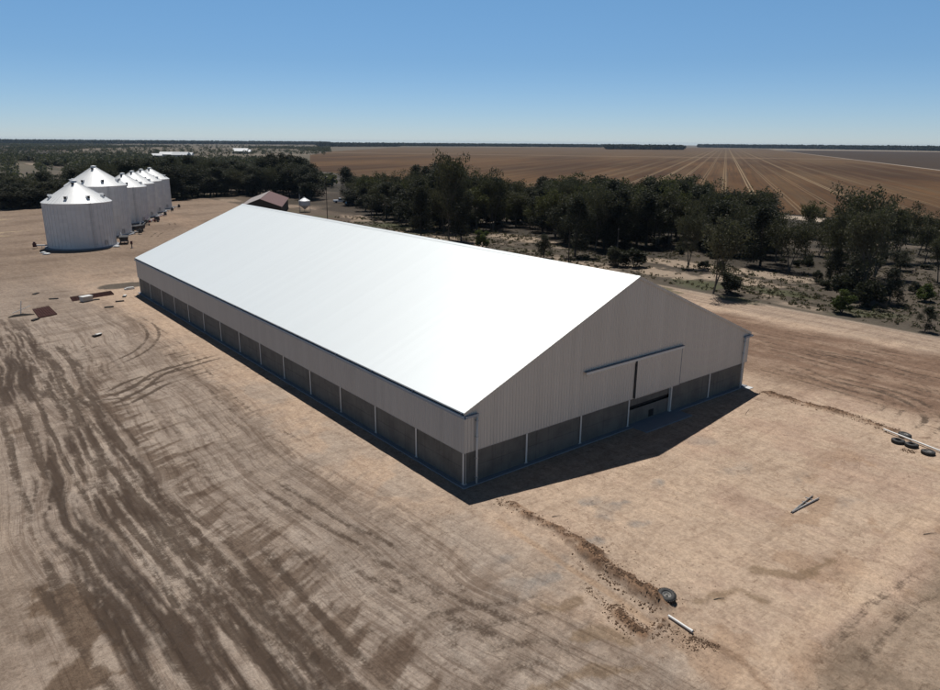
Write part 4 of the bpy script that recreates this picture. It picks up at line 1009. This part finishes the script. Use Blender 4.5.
def car(p, rz, label, s_=1.0, mat='carwhite', ute=False):
    e = empty('parked_car', (p.x, p.y, -.1), rz, label, 'car', 'vehicles parked by the trees'); e.scale = (s_,)*3
    pr = [(-2.3, .35), (2.3, .35), (2.35, .75), (1.3, .95), (.7, 1.0), (-2.3, 1.0)]; m = MB(); n = len(pr)
    m.add([(a, -.9, b_) for a, b_ in pr]+[(a, .9, b_) for a, b_ in pr], [tuple(range(n)), tuple(range(n, 2*n))[::-1]]+[(i, n+i, n+(i+1) % n, (i+1) % n) for i in range(n)]); m.build('body', MT[mat], e)
    x0 = -.6 if ute else -2.1; m = MB()
    m.add([(x0, -.85, 1.003), (1.0, -.85, 1.003), (1.0, .85, 1.003), (x0, .85, 1.003), (x0+.25, -.7, 1.55), (.35, -.7, 1.55), (.35, .7, 1.55), (x0+.25, .7, 1.55)], [(0, 1, 5, 4), (1, 2, 6, 5), (2, 3, 7, 6), (3, 0, 4, 7)]); m.build('window', MT['glass'], e)
    m = MB(); m.box(x0+.22, .38, -.73, .73, 1.553, 1.63); m.build('car_roof', MT[mat], e)
    for x in (-1.4, 1.45):
        for y in (-.86, .86):
            m = MB(); m.lathe([(0, -.1), (.3, -.11), (.36, 0), (.3, .11), (0, .1)], 14, M=Matrix.Translation((x, y, .36)) @ Matrix.Rotation(math.pi/2, 4, 'X')); m.build('wheel', MT['tyre'], e)
car(G(299, 193.5), R(50), 'white car parked under the dark trees behind the field bin', 1.6)
car(G(340, 202.5), R(-20), 'white utility vehicle parked beside the first tree of the belt', 1.5, 'carwhite', True)
car(G(267, 196.5), R(10), 'pale car half hidden among trunks behind the old shed', 1.2)
car(G(351, 205.5), R(-10), 'dark car beside the white utility under the first tree of the belt', 1.3, 'black')

# far farm buildings
def far_building(px_, d, w_, l, h, rz, label, mat='farroof'):
    p = AT(px_, d, 153); e = empty('farm_building', (p.x, p.y, 0), rz, label, 'farm building', 'white farm sheds far behind the forest')
    m = MB(); m.box(-w_, w_, -l, l, 0, h*.45); m.build('wall', MT['farwall'], e)
    m = MB(); m.add([(-w_-1, -l-1, h*.47), (w_+1, -l-1, h*.47), (w_+1, l+1, h*.47), (-w_-1, l+1, h*.47), (-w_-1, 0, h), (w_+1, 0, h)], [(3, 2, 1, 0), (0, 1, 5, 4), (2, 3, 4, 5), (0, 4, 3), (1, 2, 5)]); m.build('roof', MT[mat], e)
    m = MB(); m.box(-3, 3, -l-.3, -l-.05, 0, h*.35); m.build('door', MT['dark'], e)
for a in ((157, 1500, 9, 6, 7, -.5, 'leftmost of the far white sheds beyond the forest'), (170, 1560, 18, 9, 9, -.45, 'second of the far white sheds from the left, long and low'),
          (181, 1480, 14, 10, 10, -.7, 'third and largest of the far white sheds, beside the pale clearing'), (188, 1500, 8, 7, 9, -.6, 'last far white shed at the right end of the left cluster'),
          (241, 1900, 17, 14, 13, -.6, 'bright white far shed standing alone to the right, above the forest'), (247.5, 1900, 8, 9, 10, -.6, 'small far white shed touching the lone bright one')):
    far_building(*a)

# ------------------------------------------------------------------ trees
def leaf_mesh(name, clumps, nleaf, size, mat, seed, droop=.3):
    r_ = np.random.RandomState(seed); cs = np.array([c[:3] for c in clumps]); rs = np.array([c[3:6] for c in clumps])
    w_ = rs.prod(1)**(2/3.); w_ /= w_.sum(); k = r_.choice(len(cs), nleaf, p=w_)
    d = r_.normal(size=(nleaf, 3)); d /= np.linalg.norm(d, axis=1)[:, None]; q = r_.rand(nleaf, 1)**.45
    c = cs[k]+d*q*rs[k]
    a = r_.normal(size=(nleaf, 3)); a[:, 2] *= .6; a /= np.linalg.norm(a, axis=1)[:, None]
    b = np.cross(a, r_.normal(size=(nleaf, 3))); b /= np.linalg.norm(b, axis=1)[:, None]
    s_ = size*(r_.rand(nleaf, 1)*.8+.6); a = a*s_; b = b*s_*.55
    v = np.stack([c-a-b*.3, c+b, c+a+b*.2, c-b], 1).reshape(-1, 3).astype(np.float32)
    me = D.meshes.new(name); me.vertices.add(len(v)); me.vertices.foreach_set('co', v.ravel())
    me.loops.add(nleaf*4); me.polygons.add(nleaf); me.loops.foreach_set('vertex_index', np.arange(nleaf*4, dtype=np.int32)); me.polygons.foreach_set('loop_start', np.arange(0, nleaf*4, 4, dtype=np.int32))
    me.update(); me.materials.append(mat); return me
def limb_chain(m, a, d, l, r_, rr, depth, tips):
    p = Vector(a); d = Vector(d).normalized(); n = 3
    for i in range(n):
        q = p+d*l/n; m.tube(p, q, r_*(1-.22*i), r_*(1-.22*(i+1)), 6, False); p = q
        d = (d+Vector((rr.uniform(-.2, .2), rr.uniform(-.2, .2), rr.uniform(0, .18)))).normalized()
    if depth == 0: tips.append(p); return
    for k in range(rr.choice((2, 3))):
        t = rr.uniform(0, 6.28); e = (d+Vector((math.cos(t), math.sin(t), .15))*rr.uniform(.5, .95)).normalized()
        limb_chain(m, p, e, l*rr.uniform(.55, .8), r_*.5, rr, depth-1, tips)
    tips.append(p)
LIB = {}
def proto(key, kind, seed, h, wd, nleaf, size, leaf, bark, name):
    """tree of height h (metres) standing at the origin; kept in a list and used for its first standing place"""
    rr = random.Random(seed); m = MB(); tips = []; cl = []
    if kind == 'gum':
        lean = rr.uniform(-.12, .12); nst = rr.choice((1, 2, 2))
        for s_ in range(nst):
            a = rr.uniform(0, 6.28); dd_ = Vector((math.cos(a)*.28*(nst-1)+lean, math.sin(a)*.28*(nst-1), 1))
            limb_chain(m, (0, 0, -.3), dd_, h*.36, h*.017+.06, rr, 2, tips)
        for t in tips:
            if t.z < h*.3: continue
            g = rr.uniform(.9, 1.5)*wd*.2; z = min(t.z, h-g*.6); cl.append((t.x*1.0, t.y*1.0, z, g, g, g*.6))
            for _ in range(2): cl.append((t.x+rr.gauss(0, wd*.16), t.y+rr.gauss(0, wd*.16), min(z+rr.gauss(0, h*.07), h-.5), g*.7, g*.7, g*.45))
        for _ in range(7):
            t = rr.uniform(0, 6.28); q = rr.uniform(.1, .85)*wd*.5; cl.append((math.cos(t)*q, math.sin(t)*q, h*rr.uniform(.55, .93), wd*.16, wd*.16, h*.06))
    elif kind == 'oak':     # she-oak / cypress: dense and dark down to the ground
        limb_chain(m, (0, 0, -.3), (0, 0, 1), h*.5, h*.015+.06, rr, 1, tips)
        for i in range(34):
            f_ = rr.uniform(.12, 1)**.8; t = rr.uniform(0, 6.28); pr_ = math.sin(min(1, (1-f_)*1.25+.12)*math.pi*.62)
            q = wd*.5*pr_*rr.uniform(.2, .95); g = wd*rr.uniform(.12, .22)
            cl.append((math.cos(t)*q, math.sin(t)*q, min(f_*h, h-g), g, g, g*1.5))
    elif kind == 'bush':
        for k in range(4):
            t = k*1.6+rr.uniform(0, .6); m.tube((0, 0, -.2), (math.cos(t)*wd*.2, math.sin(t)*wd*.2, h*.5), .09, .04, 6)
        for i in range(16):
            t = rr.uniform(0, 6.28); q = wd*.38*math.sqrt(rr.random()); g = wd*rr.uniform(.13, .22)
            cl.append((math.cos(t)*q, math.sin(t)*q, rr.uniform(.2, .85)*h*(1-.35*(q/wd*2)**2), g, g, g*.8))
    e = D.objects.new(name, None); COL.objects.link(e); e.empty_display_size = .5; e.location = (0, -2000, 0)
    o = m.build('trunk', MT[bark], e)
    me = leaf_mesh('crown', cl, nleaf, size, MT[leaf], seed); c = D.objects.new('crown', me); COL.objects.link(c); c.parent = e
    V_ = np.empty(len(me.vertices)*3, np.float32); me.vertices.foreach_get('co', V_); V_ = V_.reshape(-1, 3)
    h = float(np.percentile(V_[:, 2], 99.5)); wd = 2*float(np.percentile(np.hypot(V_[:, 0], V_[:, 1]), 93))
    LIB.setdefault(key, []).append([e, h, wd, False]); return e
for i in range(6): proto('gum', 'gum', 10+i, 16, 13, 5600, .27, 'leaf_gum', 'bark', 'gum_tree')
for i in range(3): proto('olive', 'gum', 30+i, 14, 11, 4200, .30, 'leaf_olive', 'bark', 'gum_tree')
for i in range(5): proto('oak', 'oak', 50+i, 16, 9, 5600, .25, 'leaf_dark', 'barkdark', 'she_oak')
for i in range(2): proto('shrub', 'bush', 70+i, 4, 4.5, 2200, .20, 'leaf_dark', 'barkdark', 'shrub')
for i in range(2): proto('green', 'bush', 80+i, 5, 4, 2400, .19, 'leaf_green', 'barkdark', 'green_bush')
for i in range(2): proto('sparse', 'gum', 90+i, 13, 9, 1300, .28, 'leaf_gum', 'bark', 'gum_tree')
rt_ = random.Random(99)
def stand(key, p, h, wd, label, cat='tree', group=None):
    e, h0, w0, used = ent = rt_.choice(LIB[key]); rz = rt_.uniform(0, 6.28); sc = (wd/w0, wd/w0, h/h0)
    if not used:
        o = e; o.location = (p.x, p.y, -.1); o.rotation_euler = (0, 0, rz); o.scale = sc; ent[3] = True
        o['label'] = label; o['category'] = cat
        if group: o['group'] = group
        if e.name not in CH: CH[e.name] = [(k, kids(k)) for k in kids(e)]
    else:
        o = copy_tree(e, (p.x, p.y, -.1), rz, sc, label); o['category'] = cat
        if group: o['group'] = group
        elif 'group' in o: del o['group']
    return o
def standpx(key, bx, by, ty, hw, label, cat='tree', group=None):
    p = G(bx, by); d = math.hypot(p.x-CAM.x, p.y-CAM.y); h = max(1.2, HT(bx, ty, d)); dep = (p-CAM).dot(fw)
    return stand(key, p, h, 2*hw/FPX*dep, label, cat, group)
# the trees one can tell apart, nearest side of the belt
for a in (
  ('gum', 938, 282, 237, 13, 'gum at the right frame edge, cut by it, above the small dark cone shrub'),
  ('gum', 918, 255, 209, 15, 'tall open gum with a slender forked trunk at the far right before the field'),
  ('oak', 925, 331, 306, 8, 'small dark cone-shaped tree beside the dirt road, nearest the right edge'),
  ('green', 925, 301, 283, 9, 'light green young tree above the small dark cone tree at the right'),
  ('shrub', 915, 293, 282, 6, 'dark low shrub left of the light green young tree', 'shrub'),
  ('green', 841, 313, 289, 10, 'bright green round bush beside the dirt road in front of the big gum clump'),
  ('oak', 900, 270, 251, 11, 'dark round tree right of the big gum clump'),
  ('oak', 889, 304, 268, 11, 'dense dark tree at the right foot of the big gum clump'),
  ('gum', 853, 277, 186, 28, 'tallest gum of the big clump on the right, its crown highest against the field'),
  ('gum', 830, 280, 205, 19, 'left gum of the big clump on the right'),
  ('gum', 862, 296, 206, 23, 'front gum of the big clump on the right, over dark undergrowth'),
  ('gum', 874, 277, 196, 22, 'right gum of the big clump, leaning to the right'),
  ('gum', 897, 262, 203, 17, 'outermost right gum of the big clump, before the pale track'),
  ('shrub', 845, 298, 270, 14, 'dark undergrowth shrub at the left foot of the big gum clump', 'shrub'),
  ('shrub', 866, 306, 280, 16, 'dark undergrowth shrub in front of the big gum clump', 'shrub'),
  ('oak', 833, 284, 248, 9, 'narrow dark tree under the left side of the big gum clump'),
  ('gum', 789, 271, 218, 18, 'gum with a cluster of dark trunks between leaning tree and big clump'),
  ('shrub', 809, 264, 254, 6, 'small round shrub between the cluster-trunk gum and the big clump', 'shrub'),
  ('olive', 810, 238, 201, 11, 'sunlit olive green crown standing before the wheel lines of the field'),
  ('gum', 713, 293, 217, 25, 'leaning pale-trunked gum nearest the shed, beside the road'),
  ('shrub', 727, 293, 272, 13, 'dark shrub at the foot of the leaning gum', 'shrub'),
  ('oak', 760, 266, 205, 19, 'broad dark tree behind the leaning gum, right side'),
  ('gum', 752, 248, 188, 20, 'tall gum crown right above the broad dark tree'),
  ('gum', 688, 267, 206, 13, 'tree with a single thin bare trunk on the sandy opening'),
  ('shrub', 616, 266, 247, 13, 'left of two round dark bushes beside the shed ridge', 'bush'),
  ('shrub', 635, 267, 248, 13, 'right of two round dark bushes beside the shed ridge', 'bush'),
  ('green', 482.6, 247, 230, 7, 'light green round bush just above the middle of the white roof'),
  ('oak', 543.5, 258, 234, 8, 'small dark upright tree alone above the white roof edge'),
  ('oak', 575, 256, 196, 15, 'broad dark tree next to the dark thin pole'),
  ('oak', 421, 236, 186, 12, 'dark tree with foliage to the ground above the white roof, left part'),
  ('oak', 347, 199, 167, 10, 'first tree of the belt at its left end, dense and egg shaped'),
  ('olive', 363, 206, 175, 8, 'olive green tree beside the egg-shaped first tree'),
  ('gum', 371, 217, 186, 12, 'gum with a visible single trunk beside the green verge, left part of the belt'),
  ('gum', 449, 239, 153, 17, 'tallest tree in the left half of the belt, feathery top against the field'),
  ('oak', 461, 241, 190, 13, 'dark tree just right of the feathery tallest one'),
  ('gum', 493, 229, 169, 15, 'tree with pale trunks above the light green bush'),
  ('gum', 880, 262, 212, 20, 'broad gum filling the middle of the big clump on the right'),
  ('gum', 838, 262, 208, 18, 'rounded gum behind the left part of the big clump'),
  ('gum', 925, 262, 222, 15, 'broad low gum between the slender forked gum and the right edge'),
  ('gum', 822, 250, 214, 13, 'gum filling the gap left of the big clump, before the pale track'),
  ('oak', 856, 290, 238, 16, 'dense dark tree in the heart of the big gum clump'),
  ('gum', 775, 262, 210, 15, 'gum between the broad dark tree and the cluster-trunk gum'),
  ('sparse', 656, 247, 205, 13, 'thin tree with pale bare branches in the middle of the belt'),
  ('sparse', 905, 243, 215, 12, 'thin leafless-looking tree by the pale track at the right')):
    standpx(*a[:5], a[5], *(a[6:] or ('tree',)))
ORD = ['first', 'second', 'third', 'fourth', 'fifth', 'sixth', 'seventh', 'eighth', 'ninth', 'tenth', 'eleventh', 'twelfth', 'thirteenth', 'fourteenth', 'fifteenth', 'sixteenth', 'seventeenth', 'eighteenth']
CNT = {}
def nth(row, x, segs):
    """counted from the left within the stretch between two landmarks"""
    nm = [s_[1] for s_ in segs if x < s_[0]]; nm = nm[0] if nm else segs[-1][1]
    k = CNT[(row, nm)] = CNT.get((row, nm), -1)+1
    return '%s tree from left in %s, %s' % (ORD[min(k, 17)], row, nm)
BSEG = [(432, 'left of the feathery tallest tree'), (500, 'behind the feathery tallest tree'), (590, 'behind the dark thin pole'), (690, 'behind the two round dark bushes'), (2000, 'behind the leaning gum')]
FSEG = [(60, 'left of the nearest silo'), (130, 'behind the near silos'), (190, 'behind the far silos'), (250, 'left of the old shed'), (2000, 'behind the old shed')]
# belt rows behind them
base = [(338, 200), (371, 214), (400, 224), (420, 233), (450, 236), (500, 228), (540, 231), (575, 250), (600, 252), (650, 250), (690, 248), (720, 256), (760, 258), (790, 262), (830, 262), (900, 250), (945, 262)]
top = [(338, 172), (371, 172), (385, 167), (400, 171), (420, 164), (440, 163), (462, 166), (475, 171), (492, 171), (505, 177), (515, 179), (530, 182), (545, 175), (560, 173), (600, 174), (640, 178), (660, 173), (700, 176), (725, 189), (765, 190), (785, 215), (830, 215), (880, 214), (945, 235)]
ip = lambda tb, x: float(np.interp(x, [t[0] for t in tb], [t[1] for t in tb]))
def rowtree(x, dextra, hj, rowname, grp, wd=(9, 13), keys=('gum', 'gum', 'oak', 'oak', 'olive')):
    p0 = G(x, ip(base, x)); d0 = math.hypot(p0.x-CAM.x, p0.y-CAM.y)+dextra; p = AT(x, d0); h = min(23, max(7, HT(x, ip(top, x)+hj, d0)))
    stand(rt_.choice(keys), p, h, rt_.uniform(*wd), rowname, 'tree', grp)
x = 352
while x < 772: rowtree(x, rt_.uniform(2, 12), rt_.uniform(10, 24), nth('front row', x, BSEG), 'front row of the tree belt'); x += rt_.uniform(9, 14)
x = 352
while x < 775: rowtree(x, rt_.uniform(18, 38), rt_.uniform(3, 13), nth('inner row', x, BSEG), 'inner trees of the tree belt', (9, 14)); x += rt_.uniform(9, 13)
x = 356
while x < 772: rowtree(x, rt_.uniform(50, 85), rt_.uniform(-1, 7), nth('back row', x, BSEG), 'back row of the tree belt', (10, 15)); x += rt_.uniform(8, 12)
x = 790
while x < 945: rowtree(x, rt_.uniform(0, 50), rt_.uniform(0, 14), ORD[(CNT.__setitem__('s', CNT.get('s', -1)+1) or CNT['s'])]+' from left of the scattered trees between big gum clump and field', 'scattered trees right of the belt', (6, 11), ('gum', 'sparse', 'olive', 'oak')); x += rt_.uniform(11, 16)
ORD += ['nineteenth', 'twentieth', 'twenty-first', 'twenty-second', 'twenty-third', 'twenty-fourth', 'twenty-fifth', 'twenty-sixth']
xs_ = sorted(rt_.uniform(640, 940) for k in range(26)); k = 0
for x in xs_:
    d = rt_.uniform(165, 240); p = AT(x, d, 280)
    if p.x < 104: continue
    stand('shrub', p, rt_.uniform(1.0, 2.4), rt_.uniform(1.5, 3.5), ORD[k]+' from left of the low dark shrubs dotted over the scrubby floor', 'shrub', 'low shrubs on the bush floor'); k += 1
x = 350; k = 0
while x < 775:                                # dark understorey between the trunks of the belt
    p0 = G(x, ip(base, x)); d0 = math.hypot(p0.x-CAM.x, p0.y-CAM.y)+rt_.uniform(10, 45); p = AT(x, d0, 230)
    stand('shrub', p, rt_.uniform(2.5, 6), rt_.uniform(6, 11), nth('understorey', x, BSEG), 'shrub', 'understorey of the tree belt'); x += rt_.uniform(10, 20)

# dry grass tufts and litter over the bush floor
def litter(name, n, mats, seed, box, label):
    q = np.random.RandomState(seed); P = []
    while len(P) < n:
        x_ = q.uniform(box[0], box[1], 4000); y_ = q.uniform(box[2], box[3], 4000)
        k_ = (fbm(x_, y_, 9, 4, seed) > .47) & (x_ > 99.5+q.rand(4000)*4)
        P += list(zip(x_[k_], y_[k_]))
    P = np.array(P[:n]); m_ = 9; Q = np.repeat(P, m_, 0); N_ = len(Q)
    r_ = q.rand(N_, 1)**.7*.55; t_ = q.rand(N_, 1)*6.283; hh = np.repeat(q.uniform(.15, .55, (n, 1)), m_, 0)
    c = np.c_[Q[:, :1]+np.cos(t_)*r_, Q[:, 1:]+np.sin(t_)*r_, -.12+hh*q.rand(N_, 1)*.6]
    a = np.c_[q.normal(size=(N_, 2))*.35, q.rand(N_, 1)*.6+.3]*hh; b = np.c_[q.normal(size=(N_, 2)), q.normal(size=(N_, 1))*.2]*.13
    v = np.stack([c-b, c+b, c+a+b*.3, c+a-b*.3], 1).reshape(-1, 3).astype(np.float32)
    me = D.meshes.new(name); me.vertices.add(len(v)); me.vertices.foreach_set('co', v.ravel()); me.loops.add(N_*4); me.polygons.add(N_)
    me.loops.foreach_set('vertex_index', np.arange(N_*4, dtype=np.int32)); me.polygons.foreach_set('loop_start', np.arange(0, N_*4, 4, dtype=np.int32)); me.update()
    me.materials.append(mats); o = D.objects.new(name, me); COL.objects.link(o); tag(o, label, 'grass', None, 'stuff')
litter('dry_grass', 6500, leaf_mat('dry_litter', (.05, .04, .03), (.17, .14, .10)), 61, (99, 260, -40, 230), 'dry grey-brown grass and litter on the floor of the tree belt')
litter('green_grass', 1300, leaf_mat('short_green_grass', (.045, .046, .026), (.105, .10, .058)), 67, (99, 135, -20, 220), 'greenish grass tufts along the road edge of the tree belt')

# the forest behind the silos
fb = [(0, 209), (60, 207), (120, 203), (170, 200), (200, 197), (240, 195), (290, 197), (315, 201)]
ft = [(0, 177), (10, 172), (22, 174), (30, 186), (38, 172), (52, 165), (58, 190), (64, 175), (72, 168), (90, 162), (140, 159), (160, 158), (190, 157), (210, 159), (245, 160), (252, 165), (258, 158), (275, 154), (300, 155), (310, 162), (318, 176)]
def forest(x, ex, hj, lb, grp):
    p0 = G(x, ip(fb, x)); d0 = math.hypot(p0.x-CAM.x, p0.y-CAM.y)+ex; p = AT(x, d0); h = min(24, max(9, HT(x, ip(ft, x)+hj, d0)))
    stand(rt_.choice(('oak', 'oak', 'oak', 'gum')), p, h, rt_.uniform(11, 16), nth(lb, x, FSEG), 'tree', grp)
for ex, hj, lb, grp, st in ((4, 10, 'front forest row', 'front row of the forest', 7.5), (20, 4, 'second forest row', 'inner trees of the forest', 8), (42, 0, 'third forest row', 'back row of the forest', 8), (75, 0, 'farthest forest row', 'far side of the forest', 10)):
    x = -6
    while x < 316:
        if 48 < x < 64 and ex < 70: x += 8; continue
        forest(x, ex+rt_.uniform(-5, 6), hj+rt_.uniform(-2, 5), lb, grp); x += st*rt_.uniform(.8, 1.25)
for x, y, s_ in ((10, 186, 1), (25, 184, 1), (47, 180, 1.2), (55, 189, .8), (55, 178, .7), (186, 200, .8), (323, 190, .6), (329, 186, .7), (320, 180, .8)):
    p = G(x, y); stand('shrub', p, 4*s_, 7*s_, {10: 'shrub in the left clearing, left one', 25: 'shrub in the left clearing, right one', 47: 'wide shrub left of the nearest silo roof', 55: 'shrub nearest the left slope of the silo roof' if y > 180 else 'upper shrub in the narrow clearing', 186: 'shrub at the forest foot right of the last silo', 323: 'middle shrub in the gap between forest and belt', 329: 'right shrub in the gap between forest and belt', 320: 'left shrub in the gap between forest and belt'}[x], 'shrub', 'shrubs in the forest clearings')
for ents in LIB.values():
    for e, h0, w0, used in ents:
        if not used:
            for k in kids(e): D.objects.remove(k)
            D.objects.remove(e)

# ------------------------------------------------------------------ far woods: one mass each, too many to count
def woods(name, pts, nleaf, size, mat, label, seed):
    """pts: array of (x, y, h, w); each crown gets nleaf big leaf clumps"""
    r_ = np.random.RandomState(seed); P = np.repeat(np.array(pts), nleaf, 0); n = len(P)
    d = r_.normal(size=(n, 3)); d /= np.linalg.norm(d, axis=1)[:, None]; d *= r_.rand(n, 1)**.4
    c = np.stack([P[:, 0]+d[:, 0]*P[:, 3]*.5, P[:, 1]+d[:, 1]*P[:, 3]*.5, P[:, 2]*(.55+d[:, 2]*.45)], 1)
    a = r_.normal(size=(n, 3)); a /= np.linalg.norm(a, axis=1)[:, None]; b = np.cross(a, r_.normal(size=(n, 3))); b /= np.linalg.norm(b, axis=1)[:, None]
    s_ = (size*P[:, 3:4]*(r_.rand(n, 1)*.6+.7)); a *= s_; b *= s_*.6
    v = np.stack([c-a, c+b, c+a, c-b], 1).reshape(-1, 3).astype(np.float32)
    me = D.meshes.new(name); me.vertices.add(len(v)); me.vertices.foreach_set('co', v.ravel()); me.loops.add(n*4); me.polygons.add(n)
    me.loops.foreach_set('vertex_index', np.arange(n*4, dtype=np.int32)); me.polygons.foreach_set('loop_start', np.arange(0, n*4, 4, dtype=np.int32)); me.update()
    me.materials.append(mat); o = D.objects.new(name, me); COL.objects.link(o); return tag(o, label, 'woodland', None, 'stuff')
fr_ = np.random.RandomState(3)
pts = []
for _ in range(42000):                       # country behind the forest, thinning into clearings
    px_ = fr_.uniform(-15, 330); d = 520*(4800/520)**(fr_.rand()**.8); p = AT(px_, d, 150); p = (p.x, p.y)
    X_, Y_ = np.array([p[0]]), np.array([p[1]])
    dens = fbm(X_+Y_*.2, Y_, 260+d*.1, 4, 51)[0]-.05*(px_ < 70)*(d < 1500)
    if 1150 < d < 1450 and px_ > 150: continue
    if px_ > 250 and 560 < d < 1700 and px_ > 250+(1700-d)*.02: continue
    if 1380 < d < 1640 and 148 < px_ < 198: continue
    if 1950 < d < 2200 and 234 < px_ < 252: continue
    if 13 < px_ < 36 and 640 < d < 1250: continue
    if 47 < px_ < 61 and d < 1000: continue
    if dens < .53 and fr_.rand() < .96: continue
    pts.append((p[0], p[1], fr_.uniform(6, 11), fr_.uniform(6, 12)))
woods('far_woodland', pts, 20, .17, leaf_mat('far_foliage', (0.05, 0.05, 0.034), (0.13, 0.125, 0.085)), 'grey-green woodland stretching to the horizon behind the silos and forest', 5)
def line_wood(a, b_, d1, d2, n, h, name, label, seed, depth=120):
    q = np.random.RandomState(seed); out = []
    for _ in range(n):
        t = q.rand(); px_ = a+(b_-a)*t; p = AT(px_, d1+(d2-d1)*t+q.rand()*depth, 146); out.append((p.x, p.y, h*q.uniform(.75, 1.1), h*q.uniform(.8, 1.2)))
    woods(name, out, 26, .2, MT['leaf_dark'], label, seed)
line_wood(606, 684, 3900, 4000, 700, 24, 'horizon_wood', 'dark block of trees at the field end, left of where the wheel lines meet', 8, 250)
line_wood(395, 640, 5200, 5600, 2200, 22, 'horizon_wood', 'thin dark tree line on the horizon behind the brown field', 9, 400)
line_wood(318, 400, 4200, 4700, 1200, 22, 'horizon_wood', 'dark tree line at the left end of the brown field', 10, 500)
line_wood(698, 990, 6800, 4700, 3200, 28, 'horizon_wood', 'long blue-grey tree line on the horizon beyond the dark paddock', 12, 500)
line_wood(-30, 330, 5600, 6200, 3600, 26, 'horizon_wood', 'blue-grey ridge of trees on the horizon above the left woodland', 13, 900)

# ------------------------------------------------------------------ haze
def haze():
    m = D.materials.new('thin_haze'); m.use_nodes = True; nt = m.node_tree; nt.nodes.remove(nt.nodes['Principled BSDF'])
    v = nt.nodes.new('ShaderNodeVolumePrincipled'); v.inputs['Color'].default_value = (.55, .75, 1, 1); v.inputs['Density'].default_value = HAZE
    v.inputs['Anisotropy'].default_value = 0.2
    nt.links.new(v.outputs[0], nt.nodes['Material Output'].inputs['Volume'])
    mb = MB(); mb.box(-9800, 13200, -6800, 13600, -1.5, 45); o = mb.build('haze', m); tag(o, 'thin pale haze over the plain', 'haze', None, 'stuff')
HAZE = 0.000024
if HAZE: haze()
